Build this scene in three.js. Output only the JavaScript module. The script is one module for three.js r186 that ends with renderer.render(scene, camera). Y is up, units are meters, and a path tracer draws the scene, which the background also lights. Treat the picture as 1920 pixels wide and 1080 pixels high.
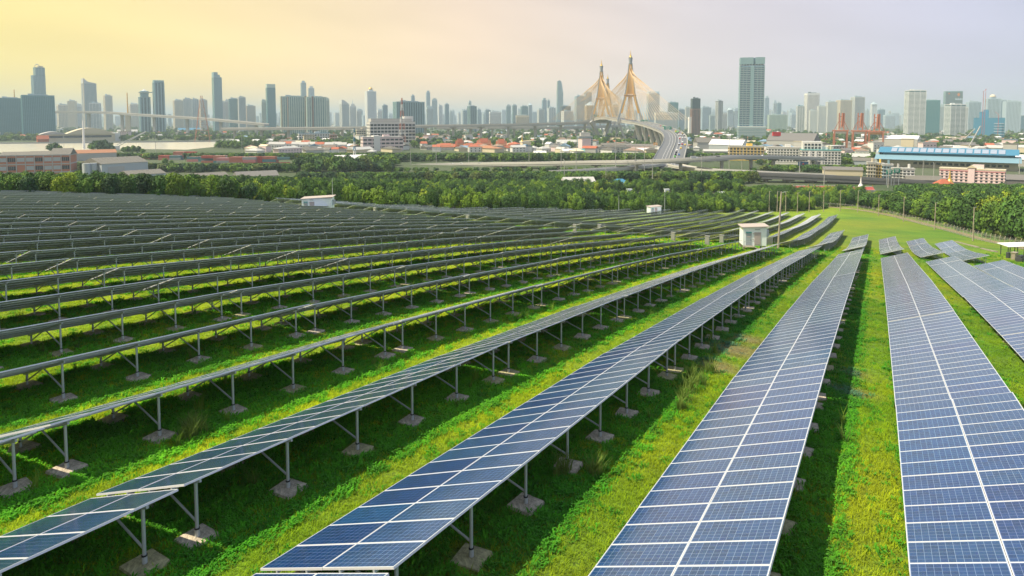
import * as THREE from 'three';
import { mergeGeometries, mergeVertices } from 'three/addons/utils/BufferGeometryUtils.js';
import { ImprovedNoise } from 'three/addons/math/ImprovedNoise.js';

// ---------------------------------------------------------------- camera, sky, sun, haze, exposure
const scene = new THREE.Scene();
const EYE = 45, PITCH = 3.5 * Math.PI / 180, FOCAL = 1200, AXIS = 225.2 + FOCAL * Math.tan(PITCH);   // focal length and axis row in pixels of the 1920 x 1080 photograph; the lens is shifted down
const camera = new THREE.PerspectiveCamera(2 * Math.atan(540 / FOCAL) * 180 / Math.PI, 16 / 9, 0.5, 40000);
camera.position.set(0, EYE, 0);
camera.rotation.set(-PITCH, 0, 0);
camera.setViewOffset(1920, 1080, 0, 540 - AXIS, 1920, 1080);
camera.updateMatrixWorld();

const SUN = new THREE.Vector3(-0.98, 0, 0.19).normalize().multiplyScalar(Math.cos(57 * Math.PI / 180));
SUN.y = Math.sin(57 * Math.PI / 180);
const sun = new THREE.DirectionalLight(new THREE.Color(1.0, 0.9, 0.7), 5.0);
sun.position.copy(SUN).multiplyScalar(600).add(new THREE.Vector3(0, 25, -120));
sun.target.position.set(0, 25, -120);
sun.castShadow = true;
sun.shadow.mapSize.set(4096, 4096); sun.shadow.radius = 1.4;
Object.assign(sun.shadow.camera, { left: -320, right: 320, top: 320, bottom: -320, near: 1, far: 1600 });
scene.add(sun, sun.target);

{ // evening sky: warm towards the sun's side, lavender grey on the other
  const W = 512, Hh = 256, data = new Float32Array(W * Hh * 4);
  const lin = (r, g, b) => [r, g, b].map((c) => Math.pow(c / 255, 2.2));
  const stops = [[0, lin(160, 170, 196)], [0.14, lin(168, 175, 198)], [0.26, lin(193, 188, 203)], [0.42, lin(219, 203, 196)], [0.587, lin(246, 212, 168)], [0.75, lin(254, 220, 132)], [0.88, lin(255, 228, 96)], [1, lin(255, 230, 88)]];
  const zen = lin(140, 160, 196);
  const az0 = -84 * Math.PI / 180;
  const nz = new ImprovedNoise();
  for (let j = 0; j < Hh; j++) {
    const el = ((j + 0.5) / Hh - 0.5) * Math.PI;
    for (let i = 0; i < W; i++) {
      const a = ((i + 0.5) / W - 0.5) * 2 * Math.PI, dx = Math.cos(a), dz = Math.sin(a);
      const az = Math.atan2(dx, -dz);
      const t = (1 + Math.cos(az - az0)) / 2;
      let k = 1; while (k < stops.length - 1 && t > stops[k][0]) k++;
      const q = Math.min(1, Math.max(0, (t - stops[k - 1][0]) / (stops[k][0] - stops[k - 1][0])));
      const s = Math.max(0, Math.sin(el)), up = Math.pow(s, 0.75);
      const e = Math.max(0, el);
      const wisp = 1 + 0.10 * nz.noise(dx * 2.2 + 7, e * 10 + dx * 1.5, dz * 2.2) + 0.075 * nz.noise(dx * 4 + 3, e * 30 + dx * 5, dz * 4) + 0.04 * nz.noise(dx * 9, e * 64 + dx * 11, dz * 9 + 5);
      const o = (j * W + i) * 4;
      for (let c = 0; c < 3; c++) {
        const hor = stops[k - 1][1][c] * (1 - q) + stops[k][1][c] * q;
        const m = Math.min(1, up * 1.05);
        data[o + c] = (hor * (1 - m) + zen[c] * 0.98 * m) * wisp * 1.0;
      }
      data[o + 3] = 1;
    }
  }
  const sky = new THREE.DataTexture(data, W, Hh, THREE.RGBAFormat, THREE.FloatType);
  sky.mapping = THREE.EquirectangularReflectionMapping; sky.magFilter = THREE.LinearFilter; sky.minFilter = THREE.LinearFilter;
  sky.needsUpdate = true;
  scene.background = sky; scene.environment = sky;
}
scene.fog = new THREE.FogExp2(new THREE.Color(0.74, 0.92, 1.0), 0.00014);
const renderer = new THREE.WebGLRenderer({ antialias: true });
renderer.toneMapping = THREE.LinearToneMapping;
renderer.toneMappingExposure = 1.4;
renderer.shadowMap.enabled = true;

// ---------------------------------------------------------------- helpers
function rng(seed) { let a = seed >>> 0; return () => { a = (a + 0x6D2B79F5) | 0; let t = Math.imul(a ^ (a >>> 15), 1 | a); t = (t + Math.imul(t ^ (t >>> 7), 61 | t)) ^ t; return ((t ^ (t >>> 14)) >>> 0) / 4294967296; }; }
const noise = new ImprovedNoise();
const clamp = (x, a = 0, b = 1) => Math.min(b, Math.max(a, x));
const smooth = (a, b, x) => { const t = clamp((x - a) / (b - a)); return t * t * (3 - 2 * t); };
const lerp = (a, b, t) => a + (b - a) * t;
const V = (x, y, z) => new THREE.Vector3(x, y, z);
const used = {};
function numbered(name) { const n = used[name] = (used[name] ?? -1) + 1; return n ? name + '_' + String(n).padStart(3, '0') : name; }
function mat(r, g, b, rough = 0.85, extra = {}) { const m = new THREE.MeshStandardMaterial({ roughness: rough, ...extra }); m.color.setRGB(r, g, b); return m; }
const hex = (h, rough = 0.85, extra = {}) => new THREE.MeshStandardMaterial({ color: h, roughness: rough, ...extra });
function tag(o, label, category, group) { o.userData.label = label; o.userData.category = category; if (group) o.userData.group = group; return o; }
function base(name, x, y, z, turn = 0) { const g = new THREE.Group(); g.name = numbered(name); g.position.set(x, y, z); g.rotation.y = turn; scene.add(g); return g; }
function part(name, geo, m, parent, kind) {
  const o = new THREE.Mesh(geo, m); o.name = name; o.castShadow = o.receiveShadow = true;
  if (kind) o.userData.kind = kind;
  parent.add(o); return o;
}
function solo(name, geo, m, label, category, group) { const o = part(numbered(name), geo, m, scene); return tag(o, label, category, group); }
function struct(name, geo, m) { const o = part(numbered(name), geo, m, scene, 'structure'); return o; }
const bx = (w, h, d, x = 0, y = 0, z = 0, ry = 0) => { const g = new THREE.BoxGeometry(w, h, d); if (ry) g.rotateY(ry); g.translate(x, y, z); return g; };   // centred
const bo = (w, h, d, x = 0, y = 0, z = 0) => bx(w, h, d, x, y + h / 2, z);                                              // standing on y
const merge = (a) => mergeGeometries(a, false);
function bar(a, b, r, seg = 6) { // round bar from a to b
  const d = b.clone().sub(a), g = new THREE.CylinderGeometry(r, r, d.length(), seg, 1);
  g.applyQuaternion(new THREE.Quaternion().setFromUnitVectors(V(0, 1, 0), d.clone().normalize()));
  const m = a.clone().add(b).multiplyScalar(0.5); g.translate(m.x, m.y, m.z); return g;
}
function beam(a, b, w, h) { // square bar from a to b
  const d = b.clone().sub(a), g = new THREE.BoxGeometry(w, h, d.length());
  const q = new THREE.Quaternion().setFromRotationMatrix(new THREE.Matrix4().lookAt(V(0, 0, 0), d, V(0, 1, 0)));
  g.applyQuaternion(q); const m = a.clone().add(b).multiplyScalar(0.5); g.translate(m.x, m.y, m.z); return g;
}
function prism(pts, depth) { // outline in x,y extruded towards z, centred on z
  const s = new THREE.Shape(pts.map(([x, y]) => new THREE.Vector2(x, y)));
  const g = new THREE.ExtrudeGeometry(s, { depth, bevelEnabled: false }); g.translate(0, 0, -depth / 2); return g;
}
// a point of the photograph's pixel grid on the level y: position, metres per pixel there
function at(px, py, y = 0) {
  const X = (px - 960) / FOCAL, Y = -(py - AXIS) / FOCAL, c = Math.cos(PITCH), s = Math.sin(PITCH);
  const dir = [X, Y * c - s, c + Y * s], t = (y - EYE) / dir[1];
  return { x: dir[0] * t, y, z: -dir[2] * t, t, m: t / FOCAL };
}
// a point at that pixel and at distance t along the view axis
function far(px, py, t) {
  const X = (px - 960) / FOCAL, Y = -(py - AXIS) / FOCAL, c = Math.cos(PITCH), s = Math.sin(PITCH);
  return V(X * t, EYE + (Y * c - s) * t, -(c + Y * s) * t);
}
function pixelOf(p) {
  const c = Math.cos(PITCH), s = Math.sin(PITCH), fw = -p.z, y = p.y - EYE, Z = fw * c - y * s, Y = y * c + fw * s;
  return [960 + FOCAL * p.x / Z, AXIS - FOCAL * Y / Z, Z];
}
const ORD = ['first', 'second', 'third', 'fourth', 'fifth', 'sixth', 'seventh', 'eighth', 'ninth', 'tenth', 'eleventh', 'twelfth', 'thirteenth', 'fourteenth', 'fifteenth', 'sixteenth', 'seventeenth', 'eighteenth', 'nineteenth', 'twentieth', 'twenty-first', 'twenty-second', 'twenty-third', 'twenty-fourth', 'twenty-fifth', 'twenty-sixth', 'twenty-seventh', 'twenty-eighth', 'twenty-ninth', 'thirtieth', 'thirty-first', 'thirty-second', 'thirty-third', 'thirty-fourth', 'thirty-fifth', 'thirty-sixth', 'thirty-seventh', 'thirty-eighth', 'thirty-ninth', 'fortieth', 'forty-first', 'forty-second', 'forty-third', 'forty-fourth'];

// ---------------------------------------------------------------- the lie of the land
const HEAD = 29.8 * Math.PI / 180, SH = Math.sin(HEAD), CH = Math.cos(HEAD);
const toUV = (x, z) => [CH * x + SH * z, SH * x - CH * z];                     // across the rows, along the rows
const toXZ = (u, v) => [CH * u + SH * v, -(CH * v - SH * u)];
const KNOTS = [[-80, -6.4], [-40, -6.7], [-15, -7.2], [0, -8.03], [10, -8.71], [20, -9.47], [30, -10.42], [40, -11.46], [50, -12.6], [60, -13.72], [75, -15.56], [90, -17.56], [105, -19.5], [120, -21.4], [135, -23.35], [150, -25.65], [165, -27.7], [180, -29.35], [200, -31.2], [220, -33.3], [250, -36.2], [300, -40.0], [345, -42.4], [420, -43.2], [520, -43.3], [900, -43.3]];
function edgeHeight(v) { // height of the upper table edges above the eye's level, along a row
  let i = 1; while (i < KNOTS.length - 2 && v > KNOTS[i + 1][0]) i++;
  const [a, b, c, d] = [KNOTS[i - 1], KNOTS[i], KNOTS[i + 1], KNOTS[Math.min(i + 2, KNOTS.length - 1)]];
  const t = clamp((v - b[0]) / (c[0] - b[0]), -1, 1), w = c[0] - b[0];
  const mb = w * (c[1] - a[1]) / (c[0] - a[0]), mc = w * (d[1] - b[1]) / Math.max(1e-6, d[0] - b[0]);
  return (2 * t ** 3 - 3 * t ** 2 + 1) * b[1] + (t ** 3 - 2 * t ** 2 + t) * mb + (-2 * t ** 3 + 3 * t ** 2) * c[1] + (t ** 3 - t ** 2) * mc;
}
const CLEAR = 1.72;
function lie(u, v) {
  let y = EYE + edgeHeight(clamp(v, -80, 900)) - CLEAR + 0.0098 * Math.max(u, -170) + 2.7e-5 * Math.min(u * u, 29000);
  const w = Math.max(smooth(175, 520, -u), smooth(90, 420, u), smooth(330, 520, v));
  return lerp(y, 0, w);
}
// where the wood begins behind the rows
const WOOD = [[-400, 60], [-168, 62], [-164, 165], [-131, 192], [-112, 224], [-100, 248], [-85, 270], [-68, 291], [-51, 315], [-31, 341], [-14, 374], [40, 380]];
function woodFrom(u) { let i = 1; while (i < WOOD.length - 1 && u > WOOD[i][0]) i++; const a = WOOD[i - 1], b = WOOD[i]; return lerp(a[1], b[1], clamp((u - a[0]) / (b[0] - a[0]))); }
function groundY(x, z) {
  const [u, v] = toUV(x, z), f = smooth(900, 300, Math.hypot(x, z));
  return lie(u, v) + f * (0.10 * noise.noise(x * 0.16, 3.1, z * 0.16) + 0.035 * noise.noise(x * 0.6, 8.1, z * 0.6));
}

// ---------------------------------------------------------------- ground sheet
function noiseTexture(size, paint, repeat = true, srgb = true) {
  const d = new Uint8Array(size * size * 4);
  for (let j = 0; j < size; j++) for (let i = 0; i < size; i++) { const c = paint(i / size, j / size, i, j), o = (j * size + i) * 4; d[o] = clamp(c[0]) * 255; d[o + 1] = clamp(c[1]) * 255; d[o + 2] = clamp(c[2]) * 255; d[o + 3] = 255; }
  const t = new THREE.DataTexture(d, size, size, THREE.RGBAFormat, THREE.UnsignedByteType);
  if (repeat) t.wrapS = t.wrapT = THREE.RepeatWrapping;
  t.magFilter = THREE.LinearFilter; t.minFilter = THREE.LinearMipmapLinearFilter; t.generateMipmaps = true;
  if (srgb) t.colorSpace = THREE.SRGBColorSpace; t.needsUpdate = true; return t;
}
// tiling noise: torus coordinates
const tile = (u, v, f, s = 0) => { const a = u * 2 * Math.PI, b = v * 2 * Math.PI, r = f / (2 * Math.PI); return noise.noise(Math.cos(a) * r + s, Math.sin(a) * r + Math.cos(b) * r, Math.sin(b) * r + s * 1.7); };
const grassMap = noiseTexture(512, (u, v, i, j) => { const r = rng(i * 7919 + j * 104729)(); const k = 0.80 + 0.22 * tile(u, v, 40, 2) + 0.22 * tile(u, v, 110, 5) + 0.28 * (r - 0.5); return [k * 0.98, k, k * 0.9]; });
const grassBump = noiseTexture(512, (u, v, i, j) => { const r = rng(i * 31337 + j * 611953)(); const k = 0.5 + 0.4 * tile(u, v, 60, 9) + 0.5 * (r - 0.5); return [k, k, k]; }, true, false);
const DIRT = [[1370, 655, 1.5], [1400, 640, 1.0], [1602, 741, 0.9], [1598, 700, 0.7], [1575, 735, 0.6], [1340, 690, 0.8], [250, 430, 0.1]].map(([px, py, r]) => { // bare patches between the rows
  let t = 20; for (; t < 300; t += 0.5) { const p = far(px, py, t); if (p.y < groundY(p.x, p.z)) break; } const p = far(px, py, t); return [p.x, p.z, r];
});
const fieldGreen = [0.21, 0.37, 0.006], fieldDeep = [0.085, 0.235, 0.008], fieldDry = [0.40, 0.385, 0.014], dirt = [0.30, 0.22, 0.12], cityTone = [0.07, 0.11, 0.04], cityPale = [0.14, 0.165, 0.095];
function fieldColour(x, z) {
  const [u, v] = toUV(x, z), dist = Math.hypot(x, z);
  const a = noise.noise(x * 0.09, 1.7, z * 0.09), b = noise.noise(x * 0.35, 5.2, z * 0.35), c = noise.noise(x * 0.021, 9.4, z * 0.021);
  let k = [0, 1, 2].map((i) => lerp(fieldGreen[i], fieldDeep[i], clamp(0.42 + 0.6 * a + 0.5 * b)));
  const dry = clamp(0.28 + 0.9 * c + 0.55 * noise.noise(x * 0.18, 14, z * 0.18) + (u > -12 && u < 12 ? 0.1 : 0));
  k = k.map((q, i) => lerp(q, fieldDry[i], dry * 0.68));
  const glowLime = smooth(-9, -18, u + 5 * a) * clamp(0.62 + 0.9 * b + 0.4 * a);           // glow of backlit grass, painted into the turf colour on the left slope
  k = k.map((q, i) => lerp(q, [0.50, 0.60, 0.008][i], glowLime * 0.7));
  let bare = 0;
  for (const [px, pz, r] of DIRT) bare = Math.max(bare, smooth(r * 1.6, r * 0.3, Math.hypot(x - px, (z - pz) * 0.8) + 0.8 * b));
  k = k.map((q, i) => lerp(q, dirt[i], bare * 0.85));
  const w = Math.max(smooth(175, 215, -u), smooth(64, 90, u), smooth(2, 20, v - woodFrom(u)));
  const tone = clamp(0.5 + 1.3 * noise.noise(x * 0.006, 2, z * 0.006) + 0.6 * noise.noise(x * 0.02, 6, z * 0.02));
  return k.map((q, i) => lerp(q, lerp(cityTone[i], cityPale[i], tone), w));
}
// the fence line and the track, as points on the ground (across, along the rows)
const FENCE = [[62, 60], [47, 120], [37, 180], [28, 234], [21, 277], [12, 314], [2, 343], [-12, 360], [-30, 364], [-52, 364], [-80, 365], [-130, 367]];
const fenceCurve = new THREE.CatmullRomCurve3(FENCE.map(([u, v]) => { const [x, z] = toXZ(u, v); return V(x, 0, z); }), false, 'centripetal');
const trackPts = fenceCurve.getSpacedPoints(160).map((p) => [p.x, p.z]);
function trackDistance(x, z) { let m = 1e9; const [u, v] = toUV(x, z); if (u < -140 || v < 50) return m; for (let i = 0; i < trackPts.length; i += 2) { const p = trackPts[i]; const dd = (p[0] - x - 2.8) ** 2 + (p[1] - z + 0.5) ** 2; if (dd < m) m = dd; } return Math.sqrt(m); }
{
  const lines = (lo, hi, c, fine) => { const a = [c]; let p = c; while (p < hi) { p += fine(p); a.push(Math.min(p, hi)); } p = c; while (p > lo) { p -= fine(p); a.unshift(Math.max(p, lo)); } return a; };
  const xs = lines(-16000, 16000, 10, (p) => Math.max(0.9, 0.022 * Math.abs(p - 10) ** 1.0 * (Math.abs(p) > 350 ? 3.2 : 1)));
  const zs = lines(-60, 22000, 14, (p) => Math.max(0.9, 0.017 * Math.abs(p - 14) * (p > 480 ? 3 : 1)));
  const pos = new Float32Array(xs.length * zs.length * 3), col = new Float32Array(pos.length), uv = new Float32Array(xs.length * zs.length * 2), idx = [];
  zs.forEach((f, j) => xs.forEach((x, i) => {
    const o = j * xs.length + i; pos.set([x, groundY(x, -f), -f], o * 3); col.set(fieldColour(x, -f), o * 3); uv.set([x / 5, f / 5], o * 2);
    if (i && j) { const a = o, b = o - 1, c = o - xs.length, d2 = c - 1; idx.push(d2, c, b, c, a, b); }
  }));
  const g = new THREE.BufferGeometry();
  g.setAttribute('position', new THREE.BufferAttribute(pos, 3)); g.setAttribute('color', new THREE.BufferAttribute(col, 3)); g.setAttribute('uv', new THREE.BufferAttribute(uv, 2)); g.setIndex(idx); g.computeVertexNormals();
  const m = new THREE.MeshStandardMaterial({ vertexColors: true, roughness: 1, map: grassMap, bumpMap: grassBump, bumpScale: 0.05 });
  struct('ground', g, m);
  console.log('ground', xs.length, zs.length);
}

// ---------------------------------------------------------------- the solar tables
const cellTexture = (() => { // one panel seen from above: 12 x 6 cells under glass, with pale gaps and busbars
  const w = 1024, h = 512, c = document.createElement('canvas'); c.width = w; c.height = h; const g = c.getContext('2d'), r = rng(11);
  g.fillStyle = '#8497b0'; g.fillRect(0, 0, w, h);
  const mx = 7, my = 7, cw = (w - 2 * mx) / 12, ch = (h - 2 * my) / 6;
  for (let i = 0; i < 12; i++) for (let j = 0; j < 6; j++) {
    const t = r(), q = r();
    g.fillStyle = `rgb(${5 + t * 8 + q * 6},${50 + t * 15},${94 + t * 20 - q * 8})`;
    g.fillRect(mx + i * cw + 2, my + j * ch + 2, cw - 4, ch - 4);
    for (let k = 0; k < 14; k++) { g.fillStyle = `rgba(${5 + r() * 24},${40 + r() * 38},${80 + r() * 48},0.35)`; g.fillRect(mx + i * cw + 3 + r() * (cw - 30), my + j * ch + 3 + r() * (ch - 26), 8 + r() * 18, 6 + r() * 16); }
    g.fillStyle = 'rgba(170,172,180,0.55)';
    for (const s of [0.25, 0.5, 0.75]) g.fillRect(mx + i * cw + 3, my + j * ch + ch * s - 0.9, cw - 6, 1.8);
  }
  for (let k = 0; k < 260; k++) { g.fillStyle = `rgba(190,185,170,${0.006 + r() * 0.02})`; const x = r() * w, y = r() * h; g.fillRect(x, y, 30 + r() * 190, 3 + r() * 18); }
  for (let k = 0; k < 24; k++) { g.fillStyle = 'rgba(215,212,200,0.5)'; g.fillRect(r() * w, r() * h, 2 + r() * 5, 2 + r() * 4); }
  const t = new THREE.CanvasTexture(c); t.colorSpace = THREE.SRGBColorSpace; t.anisotropy = 16; return t;
})();
const PW = 1.985, PD = 1.028, PITCHROW = 1.037, TILT = 19.5 * Math.PI / 180, NP = 15, TABLE = NP * PITCHROW + 0.09, SPACE = 6.3, U0 = -1.62;
const M = {
  frame: mat(0.66, 0.66, 0.66, 0.4, { metalness: 0.1 }), back: mat(0.45, 0.45, 0.43, 0.6),
  steel: mat(0.50, 0.53, 0.53, 0.5, { metalness: 0.3 }), black: mat(0.02, 0.02, 0.02, 0.6), bolt: mat(0.3, 0.3, 0.3, 0.4, { metalness: 0.8 }),
};
const cellTints = [[1, 1, 1], [0.86, 0.9, 1.0], [1.06, 1.02, 0.98], [0.78, 0.74, 0.9], [0.72, 0.95, 1.04], [0.92, 0.80, 0.70], [0.84, 0.74, 0.68]];  // the last two carry a grazing reflection in their grey
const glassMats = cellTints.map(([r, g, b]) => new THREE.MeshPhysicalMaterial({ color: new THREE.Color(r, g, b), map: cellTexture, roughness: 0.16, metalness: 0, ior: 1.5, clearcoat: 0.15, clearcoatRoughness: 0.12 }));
const concreteMap = noiseTexture(256, (u, v, i, j) => { const r = rng(i * 773 + j * 9176)(); const k = 0.78 + 0.2 * tile(u, v, 9, 3) + 0.16 * tile(u, v, 30, 6) + 0.18 * (r - 0.5); return [k, k * 0.97, k * 0.92]; });
M.pad = mat(0.78, 0.71, 0.60, 0.95, { map: concreteMap });
M.padMoss = mat(0.62, 0.60, 0.36, 0.95, { map: concreteMap });
// geometry of one panel, its frame, and of a whole far table's panels
const laminate = (() => { // top face with cells, white back
  const top = new THREE.PlaneGeometry(PW - 0.036, PD - 0.036); top.rotateX(-Math.PI / 2); top.translate(0, -0.004, 0);
  const bot = new THREE.PlaneGeometry(PW - 0.036, PD - 0.036); bot.rotateX(Math.PI / 2); bot.translate(0, -0.012, 0);
  const g = mergeGeometries([top, bot], true); return g;
})();
const frameGeo = (() => { const e = 0.019, h = 0.05; return merge([bx(PW, h, e, 0, -h / 2, PD / 2 - e / 2), bx(PW, h, e, 0, -h / 2, -PD / 2 + e / 2), bx(e, h, PD - 2 * e, PW / 2 - e / 2, -h / 2, 0), bx(e, h, PD - 2 * e, -PW / 2 + e / 2, -h / 2, 0)]); })();
const acrossAt = (i) => (i - 0.5) * (PW + 0.012), alongAt = (j, np) => -((j + 0.5) * PITCHROW - np * PITCHROW / 2);
const plainSheet = (i, np) => { // one column of panels of a far table, shared
  const tops = [], backs = [], frames = [];
  for (let j = 0; j < np; j++) {
    const x = acrossAt(i), z = alongAt(j, np);
    const t = new THREE.PlaneGeometry(PW - 0.036, PD - 0.036); t.rotateX(-Math.PI / 2); t.translate(x, -0.004, z); tops.push(t);
    const b = new THREE.PlaneGeometry(PW - 0.036, PD - 0.036); b.rotateX(Math.PI / 2); b.translate(x, -0.012, z); backs.push(b);
    frames.push(frameGeo.clone().translate(x, 0, z));
  }
  return mergeGeometries([merge(tops), merge(backs), merge(frames)], true);
};
const columnGeo = {}; for (const np of [9, 15, 20]) columnGeo[np] = [plainSheet(0, np), plainSheet(1, np)];
const unitBar = new THREE.CylinderGeometry(1, 1, 1, 8, 1);
const UPV = V(0, 1, 0);
function rod(name, a, b, r, m, parent) { const d = b.clone().sub(a), o = part(name, unitBar, m, parent); o.position.copy(a).add(b).multiplyScalar(0.5); o.scale.set(r, d.length(), r); o.quaternion.setFromUnitVectors(UPV, d.normalize()); return o; }
const padGeo = (() => { const g = new THREE.CylinderGeometry(0.53, 0.60, 0.22, 4, 1); g.rotateY(Math.PI / 4); const n = g.toNonIndexed(); n.computeVertexNormals(); const p = n.attributes.position, uv = []; for (let i = 0; i < p.count; i++) uv.push(p.getX(i) * 0.7, p.getZ(i) * 0.7 + p.getY(i)); n.setAttribute('uv', new THREE.Float32BufferAttribute(uv, 2)); return n; })();
const sleeveGeo = new THREE.CylinderGeometry(0.062, 0.062, 0.2, 8), ringGeo = new THREE.CylinderGeometry(0.066, 0.066, 0.035, 8);
const postsOf = (L) => { const n = Math.round((L - 1.2) / 2.9), a = []; for (let i = 0; i <= n; i++) a.push(0.6 + i * (L - 1.2) / n); return a; };
const rt = rng(5);
function solarTable(k, v0, np, detail, label, group) {
  const n = np * PITCHROW, vm = v0 + n / 2, u = U0 + SPACE * k, jit = (rt() - 0.5) * 0.06;
  const yHi = (v) => EYE + edgeHeight(v) + 0.0098 * u + 2.7e-5 * u * u + jit;
  const [bx0, bz0] = toXZ(u - 1.87, vm), yg = groundY(bx0, bz0);
  const o = base('solar_table', bx0, yg, bz0, -HEAD);
  tag(o, label, 'solar panel', group);
  const slope = (yHi(v0 + n) - yHi(v0)) / n, half = (PW + 0.006) * Math.cos(TILT);
  // local frame of the tilted plane
  const ez = V(0, -slope, 1).normalize(), ex0 = V(Math.cos(TILT), Math.sin(TILT), 0), ey = ez.clone().cross(ex0).normalize(), ex = ey.clone().cross(ez).normalize();
  const mid = V(1.87 - half, yHi(vm) - yg - (PW + 0.006) * Math.sin(TILT), 0);
  const q = new THREE.Quaternion().setFromRotationMatrix(new THREE.Matrix4().makeBasis(ex, ey, ez));
  const on = (a, b, c = 0) => mid.clone().addScaledVector(ex, a).addScaledVector(ez, b).addScaledVector(ey, c);     // across, along (towards the eye), out
  const gy = (lx, lz) => { const [x, z] = toXZ(u - 1.87 + lx, vm - lz); return groundY(x, z) - yg; };
  if (detail >= 2) {
    for (let i = 0; i < 2; i++) {
      let tint = Math.floor(rt() * 2);
      for (let j = 0; j < np; j++) {
        if (rt() < 0.35) tint = rt() < 0.75 ? Math.floor(rt() * 3) : 3 + Math.floor(rt() * 2);
        if (k === -1 && i === 0 && v0 > 8 && v0 < 20) tint = [3, 3, 4, 3, 3, 3, 0, 1, 3, 0, 1, 3, 1, 0, 1][j % 15];
        if (k <= -2 && rt() < 0.8) tint = rt() < 0.6 ? 5 : 6;                       // greyer tints paint in the horizon reflected at a grazing view
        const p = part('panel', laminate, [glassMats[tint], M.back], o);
        p.position.copy(on(acrossAt(i), alongAt(j, np), (rt() - 0.5) * 0.006)); p.quaternion.copy(q);
        part('frame', frameGeo, M.frame, p);
      }
    }
  } else {
    for (let i = 0; i < 2; i++) { const s = part('panel_column', columnGeo[np][i], [glassMats[Math.floor(rt() * 3)], M.back, M.frame], o, 'stuff'); s.position.copy(on(0, 0, (rt() - 0.5) * 0.02)); s.quaternion.copy(q); }
  }
  // purlins, then each support frame: rafter, two posts, two braces, two pads
  const L = n;
  if (detail >= 1) for (const a of [-1.45, -0.5, 0.5, 1.45]) { const b = part('purlin', unitPurlin[np], M.steel, o); b.position.copy(on(a, 0, -0.075)); b.quaternion.copy(q); }
  if (detail >= 1) {
    postsOf(L).forEach((pv, n2) => {
      const b = L / 2 - pv, hi = on(1.5, b, -0.15), lo = on(-1.35, b, -0.15), c = on(0.05, b, -0.15);
      const fy = gy(hi.x, hi.z) + 0.06, ly = gy(lo.x, lo.z) + 0.04;
      const r = part('rafter', unitRafter, M.steel, o); r.position.copy(on(0.05, b, -0.13)); r.quaternion.copy(q);
      const hb = V(hi.x, fy, hi.z), lb = V(lo.x, ly, lo.z);
      const leg = rod('leg', hb, hi, 0.045, M.steel, o), leg2 = rod('leg', lb, lo, 0.045, M.steel, o);
      rod('brace', V(hi.x, fy + (hi.y - fy) * 0.27, hi.z), c, 0.03, M.steel, o);
      rod('brace', V(lo.x, ly + (lo.y - ly) * 0.4, lo.z), on(-0.05, b, -0.15), 0.03, M.steel, o);
      const moss = rt() < 0.35 ? M.padMoss : M.pad;
      const p1 = part('footing', padGeo, moss, o); p1.position.set(hi.x, fy - 0.085 + (rt() - 0.5) * 0.04, hi.z); p1.rotation.y = (rt() - 0.5) * 0.3;
      const p2 = part('footing', padGeo, moss, o); p2.position.set(lo.x, ly - 0.085, lo.z); p2.rotation.y = (rt() - 0.5) * 0.3;
      if (detail >= 2) {
        const s1 = part('sleeve', sleeveGeo, M.steel, o); s1.position.set(hi.x, fy + 0.1, hi.z);
        const s2 = part('collar', ringGeo, M.black, o); s2.position.set(hi.x, fy + 0.22, hi.z);
        const s3 = part('collar', ringGeo, M.black, o); s3.position.set(lo.x, ly + 0.22, lo.z);
      }
    });
  } else {
    const s = part('support_frame', farFrame[np], M.steel, o, 'stuff'); s.position.copy(mid); s.rotation.x = Math.atan(slope);
  }
  return o;
}
const unitPurlin = {}, unitRafter = bx(3.3, 0.09, 0.06);
const farFrame = {};
for (const np of [9, 15, 20]) farFrame[np] = (() => {
  const a = [], L = np * PITCHROW; unitPurlin[np] = bx(0.05, 0.07, L); const ct = Math.cos(TILT), st = Math.sin(TILT);
  for (const pv of postsOf(L)) { const z = L / 2 - pv, hx = 1.5 * ct, hy = 1.5 * st - 0.15, lx = -1.35 * ct, ly = -1.35 * st - 0.15; a.push(bar(V(hx, hy, z), V(hx, hy - 1.6, z), 0.045, 5), bar(V(lx, ly, z), V(lx, ly - 0.75, z), 0.045, 5), bar(V(hx, hy - 1.1, z), V(0, -0.14, z), 0.03, 4), bar(V(lx, ly - 0.35, z), V(-0.05, -0.14, z), 0.03, 4), bx(0.65, 0.1, 0.65, hx, hy - 1.5, z)); }
  for (const x of [-1.45, 1.45]) a.push(bx(0.05, 0.07, L, x * ct, x * st - 0.075, 0));
  a.forEach((g, i) => { if (g.index) a[i] = g.toNonIndexed(); });
  return merge(a);
})();
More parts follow.
